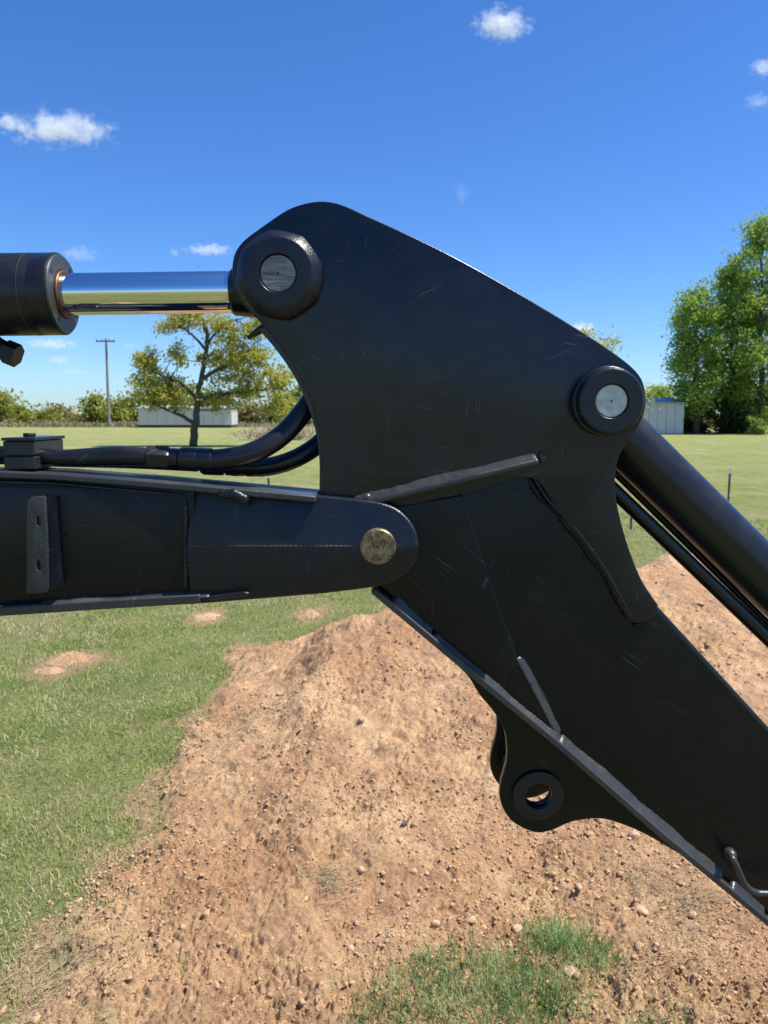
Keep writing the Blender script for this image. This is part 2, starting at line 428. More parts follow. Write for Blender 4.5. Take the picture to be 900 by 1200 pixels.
# soil heap, finely tessellated where it is near
th = np.concatenate([np.linspace(-80, -40, 30)[:-1], np.linspace(-40, 46, 690)[:-1], np.linspace(46, 80, 26)])*math.pi/180
rr = np.concatenate([np.geomspace(.9, 1.6, 40)[:-1], np.geomspace(1.6, 7.2, 800)[:-1], np.geomspace(7.2, 9.8, 40)])
TT, RR = np.meshgrid(th, rr); X = RR*np.sin(TT); Y = RR*np.cos(TT)
Z = pile_h(X, Y); k = np.clip((Z+.02)*30, 0, 1); Z = Z+soil_rough(X, Y)*k
Z = np.maximum(Z, -.12)
a, b = X.shape; idx = np.arange(a*b).reshape(a, b)
fq = np.stack([idx[:-1, :-1], idx[1:, :-1], idx[1:, 1:], idx[:-1, 1:]], -1).reshape(-1, 4)
zz = Z.ravel()[fq].max(1); fq = fq[zz > -.11]
me = np_mesh('dirt_pile', np.stack([X, Y, Z], -1).reshape(-1, 3), fq)
ga = np.clip(1-(Z-.005+(fbm(X*9, Y*9, 4, 82, .65)-.5)*.14)/.05, 0, 1)*np.clip((-.55*K-X)*4, 0, 1)
at = me.attributes.new('thatch', 'FLOAT', 'POINT'); at.data.foreach_set('value', ga.ravel().astype(np.float32))
m = Mat('red_tan_soil')
n1 = m.noise(1.6, 5, .6); n2 = m.noise(22, 6, .7); n3 = m.noise(150, 5, .7); n4 = m.noise(6, 5, .65)
c = m.mix(m.ramp(n1, [(.40, 0), (.60, 1)]), (.55, .325, .175), (.72, .485, .27))
c = m.mix(m.ramp(n4, [(.47, 0), (.66, .75)]), c, (.37, .225, .135))
c = m.mix(m.ramp(n2, [(.40, .45), (.55, 0)]), c, (.34, .19, .11))
c = m.mix(m.ramp(n3, [(.55, 0), (.75, .6)]), c, (.72, .52, .33))
at = m.t.nodes.new('ShaderNodeAttribute'); at.attribute_name = 'thatch'
c = m.mix(m.math('MULTIPLY', at.outputs['Fac'], .8), c, m.mix(m.ramp(n2, [(.4, 0), (.6, 1)]), (.16, .19, .06), (.40, .36, .19)))
SOIL = m.set(color=c, rough=.97, spec=.08, normal=m.bump(n3, .011, 1, m.bump(n2, .02)))
o = link('dirt_pile', me, SOIL, smooth=180); anchor(o, (1.0, 4.2, 0))
tag(o, 'long heap of loose reddish tan soil spreading across the foreground behind the excavator arm', 'dirt pile')

# clods: many small ones joined (stuff), the larger stones are things
def ico(sub):
    bm = bmesh.new(); bmesh.ops.create_icosphere(bm, subdivisions=sub, radius=1)
    v = np.array([q.co[:] for q in bm.verts]); f = np.array([[q.index for q in fc.verts] for fc in bm.faces]); bm.free(); return v, f
def scatter_rocks(name, cnt, smin, smax, xr, sub, mat, label, seed):
    r = np.random.default_rng(seed); bv, bf = ico(sub)
    ang = r.uniform(R(-36), R(42), cnt*4); d = np.sqrt(r.uniform(1.5**2, 6.8**2, cnt*4))*1.0
    d = 1.55+(d-1.5)*r.uniform(.35, 1, cnt*4)
    x = d*np.sin(ang); y = d*np.cos(ang)
    keep = (pile_h(x, y)+r.uniform(-.01, .05, len(x)) > .0) & (fbm(x*2.5, y*2.5, 3, seed+3)+r.uniform(-.2, .2, len(x)) > .48)
    x = x[keep][:cnt]; y = y[keep][:cnt]; n = len(x)
    s = smin*(smax/smin)**(r.random(n)**2.2)
    z = surf_h(x, y)
    sc = s[:, None]*r.uniform(.6, 1.25, (n, 3)); sc[:, 2] *= .75
    A = r.normal(size=(n, 3, 3)); Q, _ = np.linalg.qr(A)
    V = bv[None]*(1+r.uniform(-.38, .38, (n, len(bv), 1)))
    V = np.einsum('nij,nkj->nki', Q, V)*sc[:, None, :]
    V += np.stack([x, y, z+s*.18], -1)[:, None, :]
    Fc = bf[None]+(np.arange(n)*len(bv))[:, None, None]
    me = np_mesh(name, V.reshape(-1, 3), Fc.reshape(-1, 3))
    o = link(name, me, mat); o['kind'] = 'stuff'; o['label'] = label
    return o
m = Mat('clod_soil'); n = m.noise(13, 3, .6); n2 = m.noise(260, 4, .7)
c = m.mix(m.ramp(n, [(.35, 0), (.65, 1)]), (.42, .255, .14), (.68, .48, .28))
CLOD = m.set(color=m.mix(m.ramp(n2, [(.4, .4), (.7, 0)]), c, (.34, .20, .12)), rough=.95, spec=.1, normal=m.bump(n2, .003))
scatter_rocks('soil_crumbs', 34000, .0025, .010, None, 1, CLOD, 'small loose crumbs of tan soil lying over the dirt pile', 3)
scatter_rocks('soil_clods', 420, .009, .020, None, 2, CLOD, 'loose knobbly clods of tan soil scattered on the dirt pile', 9)

m = Mat('pale_stone'); n = m.noise(60, 6, .7)
STONE = m.set(color=m.mix(n, (.60, .43, .28), (.40, .27, .17)), rough=.9, normal=m.bump(n, .003))
def hit_surface(px, py):
    """walk the sight line of a measured spot to the soil surface"""
    x = (px-450)/F; u = -(py-600)/F; d = Vector((x, ca+u*sa, -sa+u*ca)); o = Vector((0, 0, CAMZ)); q = 1.2
    while q < 12:
        p = o+d*q
        if p.z <= float(surf_h(np.array([p.x]), np.array([p.y]))[0]): return p
        q += .004
    return o+d*q
def stone(px, py, r, label, mat, sq=(1, .8, .7), seed=0):
    p = hit_surface(px, py); bv, bf = ico(3); g = random.Random(seed)
    v = bv*(1+.22*(fbm(bv[:, 0]*1.7+seed, bv[:, 2]*1.7+bv[:, 1], 3, seed)[:, None]-.5)*2)
    v = v*np.array(sq)*r; a = g.uniform(0, 6); c, s_ = math.cos(a), math.sin(a)
    v = np.stack([v[:, 0]*c-v[:, 1]*s_, v[:, 0]*s_+v[:, 1]*c, v[:, 2]], -1)
    me = np_mesh('stone', v, bf); o = link('stone', me, mat, smooth=40); o.location = p+Vector((0, 0, r*.3))
    return tag(o, label, 'stone', 'single stones lying on the dirt pile')
DSTONE = simple('dark_stone', (.075, .07, .075), .8)
stone(474, 966, .019, 'small dark grey elongated stone lying on smooth tan soil left of the lug', DSTONE, (1.3, .45, .45), 1)
stone(743, 980, .022, 'rounded tan stone half buried in soil just under the edge of the stick flange', STONE, (1.2, .8, .7), 2)
stone(469, 985, .014, 'small cream stone just below the dark elongated stone', STONE, (1, .9, .7), 3)
stone(423, 1020, .014, 'pale angular stone with a deep shadow, left of centre on the soil', STONE, (.8, 1, .9), 4)
stone(606, 1090, .021, 'tan stone above the green grass tuft in the foreground', STONE, (1, 1, .7), 5)
stone(577, 1148, .012, 'little near white stone among the foreground grass blades', STONE, (1, .9, .8), 6)
stone(752, 1068, .022, 'flat cream stone right of the grass tuft beside dry straw', STONE, (1.3, .9, .5), 7)
stone(411, 1112, .013, 'small pale stone low on the soil left of the grass tuft', STONE, (1, 1, .8), 8)
stone(668, 1140, .022, 'broad flat pale stone at the right edge of the foreground grass tuft', STONE, (1.3, 1, .5), 9)

# small earth mounds in the lawn
def mound(px, py, rx, ry, h, label, seed):
    p = G(px, py); r = np.linspace(0, 1.25, 40); a = np.linspace(0, 2*math.pi, 73)[:-1]
    A_, R_ = np.meshgrid(a, r); k = 1+(fbm(np.cos(A_)*1.5+seed, np.sin(A_)*1.5, 3, seed)-.5)*.8
    X = R_*np.cos(A_)*rx*k; Y = R_*np.sin(A_)*ry*k
    Z = h*np.clip(np.cos(np.clip(R_, 0, 1)*math.pi)*.5+.5, 0, 1)-.03*np.clip(R_-.85, 0, 1)+(fbm(X*25+seed, Y*25, 4, seed+2, .65)-.5)*.05*np.clip(1.1-R_, 0, 1)
    Z += field_h(np.array([p.x]), np.array([p.y]))[0]
    q, s_ = X.shape; idx = np.arange(q*s_).reshape(q, s_); nx = np.roll(idx, -1, 1)
    fq = np.stack([idx[:-1], idx[1:], nx[1:], nx[:-1]], -1).reshape(-1, 4)
    me = np_mesh('earth_mound', np.stack([X, Y, Z], -1).reshape(-1, 3), fq); o = link('earth_mound', me, SOIL, smooth=180); o.location = (p.x, p.y, 0)
    return tag(o, label, 'mound')
for i, (a, l) in enumerate(zip(MOUNDS, ['larger low mound of bare tan earth in the lawn at left', 'small bare earth patch beside the larger mound at left',
        'low bare earth mound in the lawn just under the boom flange', 'small earth mound in the lawn left of the dirt pile peak'])):
    mound(a[0], a[1], a[2]*.8, a[3]*.8, a[4], l, 100+i)

# ------------------------------------------------------------------ grass blades
def blades(name, x, y, z, h, wd, mat, label, seed, lean=.5):
    r = np.random.default_rng(seed); n = len(x)
    a = r.uniform(0, 2*math.pi, n); b = r.uniform(0, 2*math.pi, n)
    ux = np.cos(a)*wd; uy = np.sin(a)*wd; ln = lean*h*r.uniform(.2, 1.3, n); lx = np.cos(b)*ln; ly = np.sin(b)*ln
    base = np.stack([x, y, z-.004], -1)
    V = np.zeros((n, 5, 3)); V[:] = base[:, None]
    V[:, 0, 0] -= ux; V[:, 0, 1] -= uy; V[:, 1, 0] += ux; V[:, 1, 1] += uy
    for i, s_ in ((2, 1), (3, -1)):
        V[:, i, 0] += s_*ux*.75+lx*.32; V[:, i, 1] += s_*uy*.75+ly*.32; V[:, i, 2] += h*.58
    V[:, 4, 0] += lx; V[:, 4, 1] += ly; V[:, 4, 2] += h*r.uniform(.75, 1, n)
    o5 = (np.arange(n)*5)[:, None]
    T = np.concatenate([o5+np.array([0, 1, 2]), o5+np.array([0, 2, 3]), o5+np.array([3, 2, 4])])
    me = np_mesh(name, V.reshape(-1, 3), T); o = link(name, me, mat); tag(o, label, 'grass', kind='stuff'); return o
def grass_material(name, g1, g2, dry, dryness=.5):
    m = Mat(name); hi = m.noise(55, 3, .8); lo = m.noise(1.3, 5, .65); mid = m.noise(7, 4, .6)
    c = m.mix(m.ramp(mid, [(.35, 0), (.65, 1)]), g1, g2)
    c = m.mix(m.ramp(m.math('ADD', m.math('MULTIPLY', lo, .6), m.math('MULTIPLY', hi, .4)), [(dryness, 0), (dryness+.09, 1)]), c, dry)
    tr = m.t.nodes.new('ShaderNodeBsdfTranslucent'); m.L(c, tr.inputs[0])
    m.set(color=c, rough=.7, spec=.15); ms = m.t.nodes.new('ShaderNodeMixShader'); ms.inputs[0].default_value = .35
    m.L(m.b.outputs[0], ms.inputs[1]); m.L(tr.outputs[0], ms.inputs[2]); m.L(ms.outputs[0], m.out.inputs[0]); return m.m
GR = grass_material('lawn_grass', (.24, .34, .075), (.38, .45, .14), (.58, .52, .28), .47)
GT = grass_material('tuft_grass', (.17, .29, .09), (.34, .46, .18), (.60, .52, .32), .54)
r = np.random.default_rng(5); N = 330000
d = 1.6*(15/1.6)**(r.random(N)**.80); ang = r.uniform(R(-38), R(36), N)
x = d*np.sin(ang); y = d*np.cos(ang)
keep = pile_h(x, y)+(fbm(x*6, y*6, 3, 84)-.5)*.16*(x < -.5*K) < .012-.03*(x > -.5*K)+r.uniform(-.04, .06, N)
dens = fbm(x*2.2, y*2.2, 4, 71)+r.uniform(-.45, .45, N); keep &= dens > .52
for px, py, rx, ry, hh in MOUNDS:
    g = G(px, py); keep &= ((x-g.x)/rx)**2+((y-g.y)/ry)**2 > r.uniform(-.25, 1.1, N)
x = x[keep]; y = y[keep]; d = d[keep]; N = len(x)
h = (.012+.024*r.random(N)**1.5)*(1+.7*np.clip(fbm(x*1.1, y*1.1, 3, 72)-.45, 0, 1)*2)
blades('lawn_grass', x, y, np.maximum(field_h(x, y), np.where(pile_h(x, y) > 0, pile_h(x, y), -1)), h*(1+d*.04), .0013+.00045*d, GR,
       'short patchy green and straw coloured pasture grass covering the field', 15, .7)
# green tufts growing out of the soil in the foreground
xs, ys, hs_ = [], [], []
for px, py, rad, cnt, hh in [(655, 1105, .06, 700, .075), (600, 1150, .11, 1300, .07), (545, 1165, .10, 1000, .06), (480, 1175, .09, 900, .055), (640, 1175, .08, 900, .06),
        (505, 1130, .05, 260, .045), (705, 1115, .03, 170, .05), (700, 1130, .05, 260, .05), (575, 1195, .12, 1300, .06), (770, 1215, .05, 300, .06), (450, 1200, .08, 500, .05)]:
    p = hit_surface(px, py); cnt = int(cnt*(.48 if py > 1135 else .65)); hh *= 1.3; q = r.normal(size=(cnt, 2))*rad*.95; xs.append(p.x+q[:, 0]*1.1); ys.append(p.y+q[:, 1]); hs_.append(hh*r.uniform(.4, 1.1, cnt))
x = np.concatenate(xs); y = np.concatenate(ys); h = np.concatenate(hs_)
o = blades('foreground_grass', x, y, surf_h(x, y), h, np.full(len(x), .0016), GT, 'loose bright green tufts of grass growing from the soil in the foreground', 25, .8)
# straw bits
STRAW = simple('straw', (.50, .38, .22), .8)
xs, ys = [], []
for px, py, rad, cnt in [(760, 1040, .13, 260), (385, 1030, .09, 220), (800, 1100, .16, 160), (800, 1160, .2, 120), (60, 1150, .25, 400), (820, 1060, .1, 120)]:
    p = hit_surface(px, py); q = r.normal(size=(cnt, 2))*rad*.6; xs.append(p.x+q[:, 0]); ys.append(p.y+q[:, 1])
x = np.concatenate(xs); y = np.concatenate(ys); n = len(x)
a = r.uniform(0, 6.28, n); ln = r.uniform(.012, .05, n); z = surf_h(x, y)+.004
A_ = np.stack([x-np.cos(a)*ln, y-np.sin(a)*ln, z+r.uniform(0, .012, n)], -1); B_ = np.stack([x+np.cos(a)*ln, y+np.sin(a)*ln, z+r.uniform(0, .015, n)], -1)
sd = np.stack([-np.sin(a)*.0009, np.cos(a)*.0009, np.zeros(n)], -1); up = np.array([0, 0, .0014])
V = np.stack([A_-sd, A_+sd, A_+up, B_-sd, B_+sd, B_+up], 1).reshape(-1, 3); o6 = (np.arange(n)*6)[:, None]
T = np.concatenate([o6+np.array(q) for q in ([0, 3, 5, 2], [1, 2, 5, 4], [0, 1, 4, 3])])
o = link('straw', np_mesh('straw', V, T), STRAW); tag(o, 'dry straw stems strewn over the soil', 'straw', kind='stuff')

# ================================================================== BACKGROUND
def leaf_material(name, c1, c2, c3, trans=.3, scale=2.2):
    m = Mat(name); a = m.noise(scale, 3, .7); b = m.noise(scale*9, 2, .8)
    c = m.mix(m.ramp(a, [(.36, 0), (.62, 1)]), c1, c2); c = m.mix(m.ramp(b, [(.45, 0), (.7, .8)]), c, c3)
    tr = m.t.nodes.new('ShaderNodeBsdfTranslucent'); m.L(c, tr.inputs[0]); m.set(color=c, rough=.6, spec=.2)
    ms = m.t.nodes.new('ShaderNodeMixShader'); ms.inputs[0].default_value = trans
    m.L(m.b.outputs[0], ms.inputs[1]); m.L(tr.outputs[0], ms.inputs[2]); m.L(ms.outputs[0], m.out.inputs[0]); return m.m
LF_OAK = leaf_material('oak_leaves', (.34, .35, .07), (.52, .50, .11), (.62, .57, .17), .55)
LF_ELM = leaf_material('bright_leaves', (.20, .31, .05), (.32, .45, .09), (.44, .56, .14), .55)
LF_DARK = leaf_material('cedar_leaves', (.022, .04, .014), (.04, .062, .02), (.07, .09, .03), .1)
LF_HEDGE = leaf_material('hedge_leaves', (.19, .23, .04), (.32, .34, .07), (.42, .42, .11), .4, .6)
LF_OLIVE = leaf_material('olive_leaves', (.20, .18, .07), (.30, .27, .10), (.36, .31, .14), .3, .6)
m = Mat('bark'); n = m.noise(1, 6, .7, m.vec((9, 9, 2)))
BARK = m.set(color=m.mix(n, (.035, .027, .02), (.11, .09, .07)), rough=.95, normal=m.bump(n, .03))

def leaves_mesh(name, blobs, count, size, clump=.28, sub=None, seed=0):
    """blobs: (centre, (rx,ry,rz), weight); leaves cluster round many twig ends inside the blobs"""
    r = np.random.default_rng(seed); w_ = np.array([b[2] for b in blobs], float); w_ /= w_.sum()
    sub = sub or max(12, count//70); C = []
    nb = r.multinomial(sub, w_)
    for (c, rad, _), k in zip(blobs, nb):
        q = r.normal(size=(k, 3)); q /= np.linalg.norm(q, axis=1)[:, None]; q *= (r.random((k, 1))**.45)
        C.append(np.array(c)+q*np.array(rad))
    C = np.concatenate(C); sz = r.uniform(.5, 1.5, len(C))*clump
    pick = r.integers(0, len(C), count)
    p = C[pick]+r.normal(size=(count, 3))*sz[pick][:, None]*np.array([1, 1, .7])
    A = r.normal(size=(count, 3)); A /= np.linalg.norm(A, axis=1)[:, None]; B = r.normal(size=(count, 3)); B -= A*(A*B).sum(1)[:, None]; B /= np.linalg.norm(B, axis=1)[:, None]
    s = size*r.uniform(.6, 1.4, (count, 1)); A *= s; B *= s*.62
    V = np.stack([p-A, p+B*.9, p+A, p-B*.9], 1).reshape(-1, 3)
    return np_mesh(name, V, np.arange(count*4).reshape(-1, 4)), C
def tree(name, base, trunk, limbs, blobs, count, size, leafmat, label, cat='tree', group=None, clump=.28, seed=0, twigs=40, sub=None):
    """trunk/limbs: list of (path, r0, r1) in world coordinates"""
    root = empty(name, base, label, cat, group)
    mb = MB(); paths = []
    for path, r0, r1 in [trunk]+limbs:
        q = path_smooth(path, 5); n = len(q); g = random.Random(seed+len(paths))
        q = [p+Vector((g.uniform(-1, 1), g.uniform(-1, 1), 0))*r0*.25 if 0 < i < n-1 else p for i, p in enumerate(q)]
        mb.tube(q, [r0+(r1-r0)*i/(n-1) for i in range(n)], seg=7); paths.append(q)
    me, C = leaves_mesh('crown', blobs, count, size, clump, sub, seed)
    allp = [p for q in paths for p in q[len(q)//3:]]; g = random.Random(seed+99)
    for c in (C[g.sample(range(len(C)), min(twigs, len(C)))] if len(C) else []):
        c = Vector(c); s_ = min(allp, key=lambda p: (p-c).length+max(0, p.z-c.z)*1.5)
        if (s_-c).length > .2: mb.tube([s_, s_.lerp(c, .5)+Vector((0, 0, -.06*(s_-c).length)), c], [trunk[1]*.16, trunk[1]*.1, trunk[1]*.04], seg=4)
    link('trunk', mb.mesh(fix=False), BARK, root, root, 180)
    link('crown', me, leafmat, root, root)
    return root

# oak in the pasture at left
D = 37.0*K
o_ = lambda px, py, dy=0: P(px, py, D+dy)
sc = D/F
base = G(229, 523); base = Vector((base.x, D, 0))
bl = lambda px, py, rx, ry, dy=0, wgt=1: (tuple(o_(px, py, dy)), (rx*sc, max(rx, ry)*sc*.8, ry*sc), wgt)
tree('oak_tree', base, ([base, o_(229, 500), o_(231, 475), o_(236, 440), o_(243, 400), o_(238, 372)], .25, .07),
     [([o_(229, 497), o_(212, 487), o_(195, 480), o_(172, 470)], .13, .04), ([o_(232, 470), o_(215, 452), o_(190, 440), o_(172, 432)], .12, .04),
      ([o_(236, 445), o_(262, 430), o_(285, 425, .4), o_(315, 428)], .13, .04), ([o_(241, 410), o_(225, 392), o_(205, 380)], .09, .03),
      ([o_(242, 405), o_(258, 385), o_(275, 375)], .09, .03), ([o_(232, 468), o_(262, 462), o_(300, 458), o_(330, 455)], .12, .04),
      ([o_(240, 390), o_(236, 355), o_(234, 335)], .07, .02)],
     [bl(178, 452, 24, 26, 0, 1.7), bl(205, 462, 34, 22, .4, 1.6), bl(172, 425, 14, 16, 0, .8), bl(205, 415, 16, 14, 0, .6), bl(225, 378, 26, 14, 0, .95), bl(195, 385, 10, 8, 0, .3), bl(234, 342, 12, 18, 0, .5),
      bl(262, 388, 22, 20, 0, 1), bl(255, 425, 24, 20, .6, 1.0), bl(292, 420, 30, 26, 0, 1.6), bl(285, 458, 34, 24, .5, 1.5), bl(325, 448, 22, 30, 0, 1.3), bl(300, 385, 22, 18, -.5, .8), bl(330, 480, 20, 16, 0, .8), bl(250, 470, 22, 12, 0, .6)],
     21500, .088, LF_OAK, 'spreading young oak with yellow green spring leaves standing alone in the pasture at left', clump=.25, seed=3, twigs=150, sub=330)

# tall trees at right
def tall(px, base_py, top, halfw, low, count, label, leafm, seed, dd=0, lean=0, group='tall trees by the white shed'):
    D_ = (58+dd)*K; s_ = D_/F; b = P(px, base_py, D_); b.z = 0
    Q = lambda x, y, dy=0: P(x, y, D_+dy)
    trunk = ([b, Q(px+lean*.3, base_py-60), Q(px+lean*.6, (base_py+top)/2), Q(px+lean, top+25)], .34, .07)
    g = random.Random(seed); limbs = []; blobs = []
    H = low-top
    for k in range(11):
        t = (k+.5)/11; y = top+H*t; w_ = halfw*(math.sin(math.pi*(.12+.80*t)))*g.uniform(.75, 1.15)
        for sgn in (-1, 1):
            cx = px+lean*(1-t)+sgn*w_*.52
            blobs.append((tuple(Q(cx+g.uniform(-4, 4), y+g.uniform(-6, 6), g.uniform(-1, 1)*w_*s_*.6)), (w_*.52*s_, w_*.6*s_, H*.075*s_), w_))
            if k % 2 == 0: limbs.append(([Q(px+lean*(1-t), y+H*.12), Q((px+cx)/2, y+H*.05), Q(cx+sgn*w_*.3, y)], .11, .03))
    return tree('tall_tree', b, trunk, limbs, blobs, count, .13, leafm, label, group=group, clump=.46, seed=seed, twigs=60, sub=300)
tall(815, 508, 334, 31, 486, 15000, 'leftmost and shortest of the tall green trees right of the shed', LF_ELM, 11, 0)
tall(858, 506, 308, 29, 485, 16000, 'middle of the tall green trees right of the shed with narrow forked crown', LF_ELM, 12, 2)
tall(892, 506, 262, 42, 492, 20000, 'tallest green tree at the right edge of the photo', LF_ELM, 13, 0)
tall(950, 506, 290, 48, 492, 9000, 'broad green tree standing just past the right edge behind the tallest tree', LF_ELM, 14, 3)
def bush(px, py_base, D_, halfw, top, count, leafm, name, label, seed, size=.2, group=None, clump=.5, depth=None, cat='bush', brown=False, twigs=10):
    D_ = D_*K; s_ = D_/F; b = P(px, py_base, D_); b.z = 0; H = py_base-top
    g = random.Random(seed); blobs = []
    for k in range(9):
        a = g.uniform(-1, 1); t = g.uniform(.12, .92); ww = halfw*math.sqrt(max(.05, 1-(t*1.05-.25)**2))
        q = P(px+a*ww*.75, py_base-H*t, D_+g.uniform(-1, 1)*halfw*s_*.6)
        blobs.append((tuple(q), (halfw*s_*.38, halfw*s_*.38, H*s_*.20), 1))
    tp = P(px, py_base-H*.6, D_)
    return tree(name, b, ([b, b.lerp(tp, .5), tp], .16, .05), [([b.lerp(tp, .3), P(px-halfw*.5, py_base-H*.6, D_)], .08, .03), ([b.lerp(tp, .3), P(px+halfw*.5, py_base-H*.55, D_)], .08, .03)],
                blobs, count, size, leafm, label, cat=cat, group=group, clump=clump, seed=seed, twigs=twigs)
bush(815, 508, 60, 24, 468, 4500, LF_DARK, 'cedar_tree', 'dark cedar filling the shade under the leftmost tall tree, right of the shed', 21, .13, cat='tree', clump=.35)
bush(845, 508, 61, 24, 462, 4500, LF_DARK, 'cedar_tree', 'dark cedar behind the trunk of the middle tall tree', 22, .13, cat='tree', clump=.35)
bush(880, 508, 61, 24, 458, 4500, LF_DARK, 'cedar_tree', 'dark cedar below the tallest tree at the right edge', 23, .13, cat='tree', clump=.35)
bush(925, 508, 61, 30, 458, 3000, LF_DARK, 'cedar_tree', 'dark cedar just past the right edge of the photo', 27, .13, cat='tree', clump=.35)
bush(772, 508, 66, 26, 448, 4500, LF_ELM, 'small_tree', 'small dark green tree rising behind the right hand white shed', 24, .14, cat='tree', clump=.35)
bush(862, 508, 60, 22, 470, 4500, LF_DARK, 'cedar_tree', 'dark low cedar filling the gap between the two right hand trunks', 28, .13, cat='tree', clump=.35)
bush(884, 510, 56, 14, 488, 900, LF_ELM, 'shrub', 'low sunlit green shrub at the foot of the tall trees', 25, .1, clump=.25)
# tree mostly hidden behind the steel plate, its right side just showing above the plate edge
bush(655, 510, 48, 92, 398, 12000, LF_OAK, 'broad_tree', 'yellow green tree almost hidden behind the black plate, twigs showing past its right edge', 26, .1, cat='tree', clump=.4, twigs=60)

# far hedge line, one bush or tree after another
g = random.Random(5)
k = 0
words = ['rounded yellow green tree', 'low olive bush', 'tall airy spring green tree', 'brownish half bare bush', 'dense mid green tree', 'ragged grey green bush']
spots = []
px = -75
while px < 960:
    spots.append(px); px += g.uniform(24, 42)
for px in spots:
    wd = g.choice(words) if 0 <= px <= 380 else 'distant hedge tree'
    kind = k % 3
    top = {0: g.uniform(455, 468), 1: g.uniform(466, 476), 2: g.uniform(459, 472)}[kind]
    if 30 < px < 55: top = 478
    lm = [LF_HEDGE, LF_OLIVE, LF_HEDGE][kind]; look = ['taller yellow green tree', 'low olive bush', 'loose spring tree'][kind]
    vis = -5 <= px <= 375
    if vis:
        where = ('left of the pole' if px < 112 else 'between pole and white building' if px < 165 else 'behind the white building' if px < 270 else 'right of the white building')
        order = sum(1 for q in spots if -5 <= q < px)
        order = sum(1 for q in spots if -5 <= q < px)
        ordw = ['leftmost', 'second', 'third', 'fourth', 'fifth', 'sixth', 'seventh', 'eighth', 'ninth', 'tenth', 'eleventh', 'twelfth', 'thirteenth', 'fourteenth'][order]
        lab = f'{look} {where}, {ordw} along the far hedge'
        grp = 'trees and bushes of the far hedge'
    else:
        lab = 'distant hedge tree mostly hidden behind the black steel arm'; grp = 'hidden far hedge trees'
    bush(px, 498, g.uniform(98, 112), g.uniform(22, 34), top, 2300 if vis else 1300, lm, 'hedge_tree', lab, 200+k, .30, group=grp, clump=.75, cat='tree', twigs=4)
    k += 1
# dry weeds along the far edge of the field
r = np.random.default_rng(12); n = 15000
x = r.uniform(-80, 80, n); y = r.uniform(96, 108, n)
DRY = grass_material('dry_weeds', (.26, .22, .11), (.32, .27, .15), (.42, .36, .25), .5)
blades('dry_weeds', x, y, np.zeros(n), r.uniform(.25, 1.0, n)*np.clip(fbm(x*.2, y*.1, 3, 4)*1.6, .3, 1.3), np.full(n, .12), DRY, 'band of dry tan weeds along the far edge of the field', 44, .5)

# bare brush heap right of the oak
root = empty('brush_heap', P(330, 512, 46*K)*1.0, 'tangled heap of bare tan branches in the field right of the oak', 'brush heap')
root.location.z = 0; mb = MB(); g = random.Random(8); c0 = root.location.copy()
for k in range(520):
    u = g.gauss(0, 1.15)*1.3; b = c0+Vector((u, g.uniform(-1.2, 1.2), g.uniform(0, .5)))
    d_ = Vector((g.gauss(0, 1), g.gauss(0, .7), abs(g.gauss(.55, .5)))).normalized()*g.uniform(.6, 1.9)*max(.35, 1-abs(u)/5)
    mid = b+d_*.5+Vector((g.uniform(-.1, .1), 0, g.uniform(-.05, .15)))
    mb.tube([b, mid, b+d_], [.028, .018, .006], seg=4)
link('branches', mb.mesh(fix=False), simple('dead_wood', (.42, .33, .24), .9), root, root)['kind'] = 'stuff'

